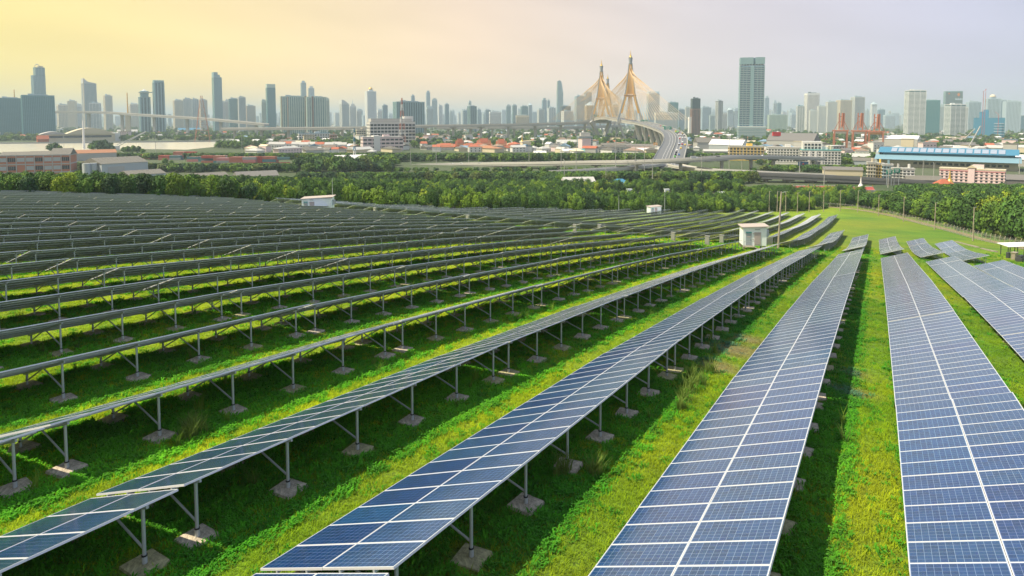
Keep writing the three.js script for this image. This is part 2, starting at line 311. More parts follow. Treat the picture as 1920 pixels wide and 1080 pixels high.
// whether a point (across, along) lies on one of the concrete pads
function onPad(u, v) {
  const k = Math.ceil((u - U0) / SPACE - 0.02), off = u - U0 - k * SPACE; if (Math.abs(off + 0.46) > 0.52 && Math.abs(off + 3.15) > 0.52) return false;
  const [a, per, L] = k < -1 ? [8.9, TABLE, NP * PITCHROW] : [9.1, 20.8, 20 * PITCHROW], w = ((v - a) % per + per) % per;
  return postsOf(L).some((p) => Math.abs(p - w) < 0.52);
}
let tableCount = 0;
{
  const want = [];
  for (let k = -26; k <= 5; k++) {
    // the near block, up to the kiosk aisle; the far block beyond it
    if (k < -1) for (let i = -2; i <= 6; i++) want.push([k, 8.9 + i * TABLE, 'near', 6 - i, 15]);
    else for (let i = -1; i <= 5; i++) want.push([k, 9.1 + i * 20.8, 'near', 5 - i, i === 5 ? 9 : 20]);
    const end = k >= -1 ? 4 : 11, b0 = k <= -3 ? 133 : 136;
    if (k <= 3) for (let i = 0; i < end + (k === -1 ? 1 : 0); i++) want.push([k, b0 + i * TABLE, 'far', i, 15]);
  }
  const show = [];
  for (const [k, v0, block, nth, np] of want) {
    // leave out what the photograph shows nothing of
    const u = U0 + SPACE * k; let seen = false, near = 1e9;
    for (const dv of [0, 4, 8, 12, np * PITCHROW]) for (const du of [0, -1.9, -3.8]) {
      const [x, z] = toXZ(u + du, v0 + dv), y = EYE + edgeHeight(v0 + dv); const [px, py, Z] = pixelOf({ x, y, z });
      if (Z > 3 && px > -500 && px < 2420 && py < 1600) seen = true; if (Z > 0) near = Math.min(near, Z);
    }
    if (!seen || (block === 'far' && v0 + np * PITCHROW > woodFrom(u) - 3)) continue;
    show.push([k, v0, block, nth, near - (k > -3 ? 100 : 0), np]);
  }
  show.sort((a, b) => a[4] - b[4]);
  const rest = show.splice(300);
  for (const [k, v0, block, nth, rank, np] of show) {
    const near = rank + (k > -3 ? 100 : 0), detail = near < 45 || (near < 62 && k >= -4) ? 2 : near < 82 ? 1 : 0;
    const which = k === 0 ? 'wide blue row aimed at the fence bend' : k > 0 ? `${ORD[k - 1]} row right of the widest blue row` : `${ORD[-k - 1]} row left of the widest blue row`;
    const label = block === 'near' ? `${k >= -2 ? 'blue' : 'dark'} solar table, ${nth ? ORD[nth] + ' before' : 'right at'} kiosk aisle, ${which}` : `solar table, ${ORD[nth]} beyond kiosk aisle, ${which}`;
    solarTable(k, v0, np, detail, label, 'solar tables in long rows on the grass'); tableCount++;
  }
  { // the smallest, farthest tables
    const plain = mergeGeometries([columnGeo[15][0].clone(), columnGeo[15][1].clone(), farFrame[15]].map((g) => { const q = g.index ? g.toNonIndexed() : g; q.clearGroups(); return q; }), false);
    const im = new THREE.InstancedMesh(plain, M.steel, rest.length); im.name = 'distant_solar_tables'; im.userData.kind = 'stuff';
    tag(im, 'distant dark solar tables filling the far rows towards the wood', 'solar panel');
    rest.forEach(([k, v0], i) => {
      const n = NP * PITCHROW, vm = v0 + n / 2, u = U0 + SPACE * k, y = (v) => EYE + edgeHeight(v) + 0.0098 * u + 2.7e-5 * u * u, [x, z] = toXZ(u - 1.87, vm);
      const e = new THREE.Euler(Math.atan((y(v0 + n) - y(v0)) / n), -HEAD, TILT, 'YXZ');
      im.setMatrixAt(i, new THREE.Matrix4().compose(V(x, y(vm) - 0.66, z), new THREE.Quaternion().setFromEuler(e), V(1, 1, 1)));
    });
    im.castShadow = im.receiveShadow = true; scene.add(im);
  }
  console.log('tables', tableCount);
}

// ---------------------------------------------------------------- kiosks, poles, fence and small things on the site
const S = {
  cab: mat(0.30, 0.30, 0.28, 0.7), white: mat(0.80, 0.86, 0.87, 0.6), roof: mat(0.42, 0.36, 0.32, 0.8), doorGrey: mat(0.34, 0.39, 0.42, 0.6), louvre: mat(0.50, 0.44, 0.42, 0.7), dark: mat(0.05, 0.055, 0.06, 0.6),
  grey: mat(0.45, 0.47, 0.48, 0.6), pole: mat(0.58, 0.54, 0.47, 0.85, { map: concreteMap }), galv: mat(0.5, 0.52, 0.52, 0.5, { metalness: 0.5 }), teal: mat(0.10, 0.36, 0.34, 0.5), concrete: mat(0.50, 0.47, 0.42, 0.9, { map: concreteMap }), sheet: mat(0.82, 0.82, 0.80, 0.5),
};
function onLand(px, py, lift = 0) { let t = 20; for (; t < 900; t += 0.25) { const p = far(px, py, t); if (p.y - lift < groundY(p.x, p.z)) return p; } return far(px, py, t); }
function kiosk(px, py, w, d, h, turn, label, opt = {}) {
  const p = onLand(px, py), y0 = groundY(p.x, p.z), o = base('inverter_kiosk', p.x, y0, p.z, turn);
  tag(o, label, 'kiosk', 'white equipment kiosks in the aisles');
  const lift = opt.lift ?? 0.9, fz = d / 2;
  part('wall', bo(w, h, d, 0, lift, 0), S.white, o);
  const roof = new THREE.BoxGeometry(w + 0.7, 0.14, d + 0.8); roof.rotateZ(0.05); roof.translate(0.05, lift + h + 0.13, 0); part('roof', roof, S.roof, o);
  part('fascia', bx(w + 0.5, 0.16, 0.05, 0, lift + h - 0.06, fz + 0.1), S.white, o);
  for (const sx of [-1, 1]) for (const sz of [-1, 1]) part('pier', bo(0.35, lift + 0.6, 0.35, sx * (w / 2 - 0.25), -0.6, sz * (d / 2 - 0.25)), S.concrete, o);
  const door = part('door', bx(1.0, 2.15, 0.07, -w / 2 + 1.0, lift + 1.15, fz + 0.03), S.doorGrey, o);
  part('sign_plate', bx(0.55, 0.22, 0.02, -w / 2 + 1.0, lift + 1.65, fz + 0.075), S.louvre, door);
  part('handle', bx(0.05, 0.2, 0.06, -w / 2 + 1.36, lift + 1.05, fz + 0.09), S.dark, door);
  part('transom', bx(1.0, 0.26, 0.06, -w / 2 + 1.0, lift + 2.4, fz + 0.03), S.teal, o);
  const lv = part('louvre_panel', bx(1.15, 2.35, 0.05, -w / 2 + 2.55, lift + 1.3, fz + 0.02), S.louvre, o);
  for (let i = 0; i < 14; i++) { const s = bx(1.08, 0.03, 0.07, 0, 0, 0); s.rotateX(0.5); s.translate(-w / 2 + 2.55, lift + 0.28 + i * 0.158, fz + 0.05); part('slat', s, S.louvre, lv); }
  part('lamp', bx(0.9, 0.14, 0.14, -w / 2 + 2.5, lift + h - 0.35, fz + 0.08), S.grey, o);
  for (const [ax, ay] of [[-w / 2 + 1.85, 2.2], [-w / 2 + 1.75, 1.2]]) part('alarm_box', bx(0.14, 0.16, 0.08, ax, lift + ay, fz + 0.04), S.louvre, o);
  // air conditioners on the end wall, one with a curved hood
  const ac = part('air_conditioner', bx(0.55, 0.7, 1.0, w / 2 + 0.3, lift + h - 0.95, 0.2), S.grey, o);
  const hood = new THREE.CylinderGeometry(0.75, 0.75, 1.1, 10, 1, false, 0, Math.PI / 2); hood.rotateX(Math.PI / 2); hood.translate(w / 2 + 0.02, lift + h - 1.15, 0.2); part('hood', hood, S.grey, ac);
  if (opt.steps !== false) {
    const st = part('landing', bx(1.9, 0.12, 1.1, -w / 2 + 0.9, lift - 0.06, fz + 0.6), S.concrete, o);
    for (let i = 0; i < 4; i++) part('step', bx(0.32, 0.08, 1.0, -w / 2 + 2.0 + i * 0.3, lift - 0.2 - i * 0.2, fz + 0.6), S.concrete, o);
    for (const [a, b] of [[-w / 2 + 0.05, lift], [-w / 2 + 1.8, lift], [-w / 2 + 3.0, lift - 0.75]]) part('rail_post', bo(0.05, 1.0, 0.05, a, b, fz + 1.1), S.galv, o);
    part('handrail', merge([beam(V(-w / 2, lift + 0.98, fz + 1.1), V(-w / 2 + 1.8, lift + 0.98, fz + 1.1), 0.05, 0.05), beam(V(-w / 2 + 1.8, lift + 0.98, fz + 1.1), V(-w / 2 + 3.0, lift + 0.24, fz + 1.1), 0.05, 0.05)]), S.galv, o);
  }
  return o;
}
kiosk(1411, 467, 4.1, 3.0, 3.35, -0.14, 'white kiosk on stilts with grey door and hooded vent, beside the tall pole');
kiosk(597, 397, 7.4, 4.2, 3.3, 0.1, 'large white flat-roofed kiosk at the edge of the left wood', { lift: 0.4, steps: false });
kiosk(1226, 402, 4.9, 3.4, 3.0, 0.25, 'small white kiosk behind the middle rows, thin mast beside it', { lift: 0.4, steps: false });
{ // the switch cabinet next to the first kiosk, and the mesh gate of its yard
  const p = onLand(1442, 461), o = base('yard_gate', p.x, groundY(p.x, p.z), p.z, -0.3); tag(o, 'grey barred gate panel beside the stilted white kiosk', 'gate');
  part('gate_frame', merge([bx(0.06, 2.2, 0.06, -0.6, 1.1), bx(0.06, 2.2, 0.06, 0.6, 1.1), bx(1.2, 0.06, 0.06, 0, 2.15), bx(1.2, 0.06, 0.06, 0, 0.1)]), S.galv, o);
  for (let i = 0; i < 9; i++) part('gate_bar', bx(0.04, 2.05, 0.04, -0.5 + i * 0.125, 1.12), S.galv, o);
}
const combinerSpots = [[1262, 452, 'before'], [1326, 460, 'second'], [1353, 457, 'third'], [1124, 435], [1078, 436], [877, 417], [703, 402]];
combinerSpots.forEach(([px, py], i) => {
  const p = onLand(px, py), o = base('combiner_cabinet', p.x, groundY(p.x, p.z), p.z, -HEAD);
  tag(o, `pale upright electrical cabinet at a row end, ${ORD[i]} counting back from the stilted kiosk`, 'cabinet', 'cabinets along the aisle');
  part('cabinet_body', bo(0.8, 1.5, 0.45, 0, 0.25), S.cab, o); part('cabinet_door', bx(0.7, 1.35, 0.04, 0, 1.0, 0.24), S.cab, o); part('plinth', bo(1.0, 0.75, 0.6, 0, -0.5), S.concrete, o); part('cap', bx(0.95, 0.06, 0.6, 0, 1.78), S.cab, o);
});
// concrete lamp posts along the fence and the tall one by the kiosk
function lampPost(px, py, h, lean, label) {
  const p = onLand(px, py), o = base('concrete_post', p.x, groundY(p.x, p.z), p.z, 0.4); o.rotation.z = lean; tag(o, label, 'post', 'slender concrete posts along the fence');
  const g = new THREE.CylinderGeometry(0.13, 0.21, h + 1, 8); g.translate(0, h / 2 - 0.5, 0); part('shaft', g, S.pole, o);
  const arm = part('arm', merge([beam(V(0, h - 0.25, 0), V(0.7, h - 0.1, 0), 0.06, 0.06)]), S.galv, o); part('lamp_head', bx(0.4, 0.1, 0.18, 0.85, h - 0.08, 0), S.grey, arm);
  return o;
}
[[1916, 456], [1824, 452], [1752, 431], [1694, 416], [1647, 405], [1608, 398], [1575, 396], [1544, 397], [1517, 398], [1495, 399], [1473, 398], [1457, 398], [1442, 397]].forEach(([px, py], i) => lampPost(px, py, [11.5, 10.2, 10, 10.4, 9.8, 10.5, 10.5, 10.2, 10, 9.6, 10, 10, 9.8][i], [-0.03, 0, -0.02, 0.01, 0, -0.01, 0, 0.01, 0, 0, 0.01, 0, 0][i], `slender concrete post along the fence before the wood, ${ORD[i]} counting from the right`));
lampPost(1459, 467, 11, -0.04, 'tall leaning concrete post standing right beside the stilted white kiosk');
function thinMast(px, py, h, label) { const p = onLand(px, py), o = base('lightning_mast', p.x, groundY(p.x, p.z), p.z); tag(o, label, 'mast'); part('shaft', bar(V(0, -0.5, 0), V(0, h * 0.7, 0), 0.09, 6), S.galv, o); part('tip', bar(V(0, h * 0.7, 0), V(0, h, 0), 0.05, 6), S.galv, o); part('mast_foot', bo(0.5, 0.3, 0.5, 0, -0.1), S.concrete, o); }
thinMast(624, 397, 9, 'thin lightning mast beside the large kiosk at the left wood'); thinMast(1246, 402, 9.5, 'thin mast beside the small kiosk behind the middle rows'); thinMast(1160, 402, 8, 'thin bare mast at the wood left of the small kiosk');
// chain-link fence with cranked posts
{
  const pts = fenceCurve.getSpacedPoints(118).filter((p) => { const [u, v] = toUV(p.x, p.z); return v > 95 && u > -60; });
  const o = base('chain_link_fence', 0, 0, 0); tag(o, 'chain-link fence with cranked posts curving along the dirt track', 'fence');
  const wires = [], posts = new THREE.CylinderGeometry(0.075, 0.075, 2.3, 6);
  for (let i = 0; i < pts.length; i++) {
    const p = pts[i], y = groundY(p.x, p.z), q = part('fence_post', posts, S.pole, o); q.position.set(p.x, y + 1.1, p.z);
    const a = part('cranked_arm', beam(V(0, 1.1, 0), V(0.45, 1.65, -0.25), 0.1, 0.1), S.pole, q);
    if (i) { const r = pts[i - 1], yr = groundY(r.x, r.z); for (const hh of [0.25, 2.15]) wires.push(beam(V(r.x, yr + hh, r.z), V(p.x, y + hh, p.z), 0.06, 0.06));
      for (let k = 0; k < 9; k++) { const t = k / 9, t2 = (k + 2) / 9; for (const s of [0, 1]) { const A = V(lerp(r.x, p.x, t), lerp(yr, y, t) + (s ? 2.1 : 0.2), lerp(r.z, p.z, t)), B = V(lerp(r.x, p.x, Math.min(1, t2)), lerp(yr, y, Math.min(1, t2)) + (s ? 0.2 : 2.1), lerp(r.z, p.z, Math.min(1, t2))); wires.push(beam(A, B, 0.013, 0.013)); } }
      for (const hh of [2.35, 2.5]) wires.push(beam(V(r.x + (hh - 2.1) * 0.8, yr + hh, r.z), V(p.x + (hh - 2.1) * 0.8, y + hh, p.z), 0.02, 0.02)); }
  }
  part('wire_mesh', merge(wires), S.galv, o, 'stuff');
}
{ // the dirt track between fence and wood
  const pts = fenceCurve.getSpacedPoints(260).filter((p) => { const [u, v] = toUV(p.x, p.z); return v > 80 && u > -40; }), pos = [], uv = [], idx = [], r = rng(61);
  pts.forEach((p, i) => { const q = pts[Math.min(pts.length - 1, i + 1)], o = pts[Math.max(0, i - 1)], t = V(q.x - o.x, 0, q.z - o.z).normalize(), s = V(-t.z, 0, t.x); for (const a of [1.6 + 0.5 * noise.noise(i * 0.3, 2, 0), 3, 4.6 + 0.6 * noise.noise(i * 0.25, 7, 0)]) { const x = p.x + s.x * a, z = p.z + s.z * a; pos.push(x, groundY(x, z) + (a > 2 && a < 4 ? 0.16 : 0.07), z); uv.push(x / 3, z / 3); } if (i) { const b = i * 3; for (const k of [0, 1]) idx.push(b - 3 + k, b - 2 + k, b + k, b - 2 + k, b + 1 + k, b + k); } });
  const g = new THREE.BufferGeometry(); g.setAttribute('position', new THREE.Float32BufferAttribute(pos, 3)); g.setAttribute('uv', new THREE.Float32BufferAttribute(uv, 2)); g.setIndex(idx); g.computeVertexNormals(); struct('dirt_track', g, mat(0.46, 0.36, 0.20, 1, { map: concreteMap, side: THREE.DoubleSide }));
}
{ // white roofed shelter on steel posts, concrete drain, scattered machine parts under it
  const a = onLand(1875, 477), y = groundY(a.x, a.z), o = base('shelter_roof', a.x + 5.5, y, a.z + 1.2, 0.12); tag(o, 'open shelter with white sheet roof on thin steel posts, right edge', 'shelter');
  const r = bx(13, 0.12, 3.2); r.rotateX(0.1); r.translate(0, 2.6, 0); part('roof_sheet', r, S.sheet, o);
  for (const x of [-5.8, -3.9, -2.2, 0.5, 3]) for (const z of [-1.2, 1.2]) part('post', bo(0.12, 2.75 - z * 0.11, 0.12, x, -0.2, z), S.dark, o);
  part('roof_beam', merge([bx(12.5, 0.14, 0.1, 0, 2.36, 1.2), bx(12.5, 0.14, 0.1, 0, 2.6, -1.2)]), S.dark, o);
  [[1890, 484, 'short round steel drum', 0], [1902, 487, 'pale concrete block', 1], [1913, 491, 'dark machine casing', 2]].forEach(([px, py, l, kind]) => {
    const q = onLand(px, py), b = base(['steel_drum', 'concrete_block', 'machine_casing'][kind], q.x, groundY(q.x, q.z), q.z, 0.5); tag(b, l + ' lying under the white shelter roof', ['drum', 'block', 'machine'][kind]);
    if (kind === 0) { const g = new THREE.CylinderGeometry(0.4, 0.4, 1.3, 14); g.translate(0, 0.6, 0); part('drum_body', g, S.dark, b); part('rim', new THREE.TorusGeometry(0.41, 0.03, 6, 16).rotateX(Math.PI / 2).translate(0, 1.25, 0), S.dark, b); }
    if (kind === 1) { part('block_body', bo(1.3, 1.5, 0.8), S.concrete, b); part('cap', bo(1.5, 0.15, 1.0, 0, 1.5), S.concrete, b); }
    if (kind === 2) { part('casing_body', bo(1.8, 0.9, 1.2), S.dark, b); const g = new THREE.CylinderGeometry(0.35, 0.35, 1.4, 12); g.rotateZ(Math.PI / 2); g.translate(0, 1.1, 0); part('roller', g, S.dark, b); }
  });
  const drain = [[1793, 454], [1812, 459], [1828, 463], [1846, 468], [1868, 473]].map(([px, py]) => { const p = onLand(px, py); return V(p.x, groundY(p.x, p.z) + 0.1, p.z); });
  const d = base('concrete_drain', drain[0].x, drain[0].y, drain[0].z); tag(d, 'broken concrete drain edge lying in the grass near the fence', 'drain');
  for (let i = 1; i < drain.length; i++) for (let k = 0; k < 3; k++) { const A = drain[i - 1].clone().lerp(drain[i], k / 3 + 0.02).sub(drain[0]), B = drain[i - 1].clone().lerp(drain[i], (k + 1) / 3 - 0.03).sub(drain[0]); if (i === 3 && k === 1) continue; part('slab', beam(A, B, 0.75 + 0.2 * Math.sin(i * 3 + k), 0.25), S.concrete, d); }
}

// ---------------------------------------------------------------- towers of the skyline
const C = {};
const tone = (key, r, g, b, rough = 0.85, extra) => (C[key] ??= mat(r, g, b, rough, extra));
tone('white', 0.78, 0.79, 0.78); tone('cream', 0.66, 0.58, 0.44); tone('sand', 0.50, 0.41, 0.29); tone('stone', 0.58, 0.60, 0.58); tone('grey', 0.42, 0.52, 0.55); tone('dark', 0.12, 0.18, 0.20); tone('slate', 0.22, 0.35, 0.38);
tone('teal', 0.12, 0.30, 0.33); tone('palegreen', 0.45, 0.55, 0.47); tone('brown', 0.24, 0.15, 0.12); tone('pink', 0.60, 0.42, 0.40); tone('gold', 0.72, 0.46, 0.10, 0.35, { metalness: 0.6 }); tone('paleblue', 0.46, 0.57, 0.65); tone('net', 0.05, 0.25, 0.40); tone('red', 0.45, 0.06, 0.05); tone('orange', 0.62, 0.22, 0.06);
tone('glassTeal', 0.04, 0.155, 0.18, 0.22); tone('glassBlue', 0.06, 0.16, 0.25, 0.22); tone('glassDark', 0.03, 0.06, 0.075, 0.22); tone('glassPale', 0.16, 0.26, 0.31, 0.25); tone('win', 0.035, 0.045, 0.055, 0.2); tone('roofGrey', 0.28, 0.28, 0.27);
const footprints = [];
function facing(x, z) { return Math.atan2(-x, -z); }
function tower(name, x0, x1, yt, D, o, label, group) {
  const W = (x1 - x0) / FOCAL * D, th = o.turn ?? 0.3, ratio = o.ratio ?? 0.8, w = W / (Math.cos(th) + ratio * Math.sin(Math.abs(th))), d = w * ratio;
  const p = far((x0 + x1) / 2, 225.2, D), h = EYE + (225.2 - yt) / FOCAL * D;
  const g = base(name, p.x, 0, p.z, facing(p.x, p.z) + th); tag(g, label, 'tower', group);
  footprints.push([p.x, p.z, Math.hypot(w, d) / 2 + 4]);
  block(g, w, h, d, 0, 0, 0, o, D); return { g, w, d, h, D };
}
const pxm = (D) => D / FOCAL;                  // metres per photograph pixel at distance D
function block(g, w, h, d, x, y, z, o, D) {
  const wall = C[o.c ?? 'stone'], glass = C[o.g ?? 'glassTeal'], st = o.style ?? 'grid', m = pxm(D);
  const fh = Math.max(o.fl ?? 3.5, 2.0 * m), bays = Math.max(2, Math.round(w / Math.max(o.bay ?? 4, 2.1 * m))), bays2 = Math.max(2, Math.round(d / Math.max(o.bay ?? 4, 2.1 * m)));
  const y1 = y + 3, n = Math.max(1, Math.floor((h - 5) / fh));
  const e = Math.max(0.25, 0.12 * m), list = [];
  if (st === 'bands') {          // balcony slabs over a glazed core
    part('glazed_core', bo(w - 1.6, h, d - 1.6, x, y, z), glass, g);
    for (let i = 0; i <= n; i++) list.push(bo(w, fh * (o.slab ?? 0.42), d, x, y1 + i * fh, z));
    part('balcony_slab', merge(list), wall, g, 'stuff');
    const piers = []; for (const sx of [-1, -0.33, 0.33, 1]) for (const sz of [-1, 1]) piers.push(bo(Math.max(0.9, 0.5 * m), h, Math.max(0.9, 0.5 * m), x + sx * (w / 2 - 0.7), y, z + sz * (d / 2 - 0.7)));
    part('pier', merge(piers), wall, g, 'stuff');
  } else if (st === 'ribs') {    // upright ribs between glazed strips
    part('glazed_core', bo(w - 0.8, h - 1, d - 0.8, x, y, z), glass, g);
    for (let i = 0; i <= bays; i++) { const q = -w / 2 + i * w / bays, t = w / bays * (o.rib ?? 0.42); for (const s of [-1, 1]) list.push(bo(t, h, 0.9, x + clamp(q, -w / 2 + t / 2, w / 2 - t / 2), y, z + s * (d / 2 - 0.3))); }
    for (let i = 0; i <= bays2; i++) { const q = -d / 2 + i * d / bays2, t = d / bays2 * (o.rib ?? 0.42); for (const s of [-1, 1]) list.push(bo(0.9, h - 0.4, t, x + s * (w / 2 - 0.25), y, z + clamp(q, -d / 2 + t / 2 + 0.8, d / 2 - t / 2 - 0.8))); }
    part('rib', merge(list), wall, g, 'stuff');
    const fl = []; for (let i = 0; i <= n; i++) fl.push(bo(w - 0.5, fh * 0.22, d - 0.5, x, y1 + i * fh, z)); part('floor_edge', merge(fl), C[o.c2 ?? o.c ?? 'stone'], g, 'stuff');
  } else if (st === 'glass') {   // curtain wall
    part('curtain_wall', bo(w, h, d, x, y, z), glass, g);
    for (let i = 0; i <= n; i++) list.push(bo(w + e, fh * 0.16, d + e, x, y1 + i * fh, z)); part('spandrel', merge(list), wall, g, 'stuff');
    const f = []; for (let i = 0; i <= bays; i++) for (const s of [-1, 1]) f.push(bo(0.12 * w / bays, h, e * 1.2, x - w / 2 + i * w / bays, y, z + s * d / 2)); part('mullion', merge(f), wall, g, 'stuff');
  } else {                       // walls with window openings
    part('wall', bo(w, h, d, x, y, z), wall, g);
    for (let i = 0; i < n; i++) { for (let k = 0; k < bays; k++) for (const s of [-1, 1]) list.push(bo(w / bays * (o.ww ?? 0.6), fh * 0.5, e, x - w / 2 + (k + 0.5) * w / bays, y1 + i * fh, z + s * d / 2)); for (let k = 0; k < bays2; k++) for (const s of [-1, 1]) list.push(bo(e, fh * 0.5, d / bays2 * (o.ww ?? 0.6), x + s * w / 2, y1 + i * fh, z - d / 2 + (k + 0.5) * d / bays2)); }
    part('window', merge(list), C[o.g ?? 'win'], g, 'stuff');
  }
  const top = y + h, T = o.top ?? 'plant';
  if (o.cap !== false) part('parapet', merge([bo(w + 0.3, 1.6, 0.5, x, top, z + d / 2 - 0.1), bo(w + 0.3, 1.6, 0.5, x, top, z - d / 2 + 0.1), bo(0.5, 1.6, d - 0.8, x + w / 2 - 0.1, top, z), bo(0.5, 1.6, d - 0.8, x - w / 2 + 0.1, top, z)]), wall, g);
  if (T === 'plant') part('roof_plant', merge([bo(w * 0.45, Math.max(4, 2.2 * m), d * 0.5, x + w * 0.08, top - 0.1, z), bo(w * 0.2, Math.max(6, 3.4 * m), d * 0.25, x - w * 0.2, top - 0.15, z)]), C[o.tc ?? 'grey'], g);
  if (T === 'spire') { const c = new THREE.CylinderGeometry(0.15 * m, 0.8 * m, (o.sp ?? 14) * m, 8); c.translate(x, top + (o.sp ?? 14) * m / 2, z); part('spire', c, C[o.tc ?? 'grey'], g); part('shoulder', bo(w * 0.6, 4 * m, d * 0.6, x, top - 0.1, z), wall, g); }
  if (T === 'dome') { part('drum', bo(w * 0.45, 4 * m, d * 0.45, x, top - 0.1, z), wall, g); const s = new THREE.SphereGeometry(w * 0.24, 14, 8, 0, Math.PI * 2, 0, Math.PI / 2); s.translate(x, top + 4 * m - 0.2, z); part('dome', s, C[o.tc ?? 'gold'], g); }
  if (T === 'pyramid') { const c = new THREE.ConeGeometry(w * 0.72, (o.sp ?? 9) * m, 4); c.rotateY(Math.PI / 4); c.translate(x, top + (o.sp ?? 9) * m / 2, z); part('pointed_roof', c, C[o.tc ?? 'grey'], g); }
  if (T === 'barrel') { const c = new THREE.CylinderGeometry(w / 2, w / 2, d, 16, 1, false, 0, Math.PI); c.rotateX(Math.PI / 2); c.rotateZ(Math.PI / 2); c.translate(x, top, z); part('barrel_roof', c, C[o.tc ?? 'grey'], g); }
  if (T === 'crown') { const a = []; for (let i = 0; i < 7; i++) a.push(bo(w / 14, 5 * m, d * 0.9, x - w * 0.43 + i * w * 0.143, top, z)); part('crown_fin', merge(a), wall, g, 'stuff'); }
}
const skyline = 'towers standing along the hazy skyline';
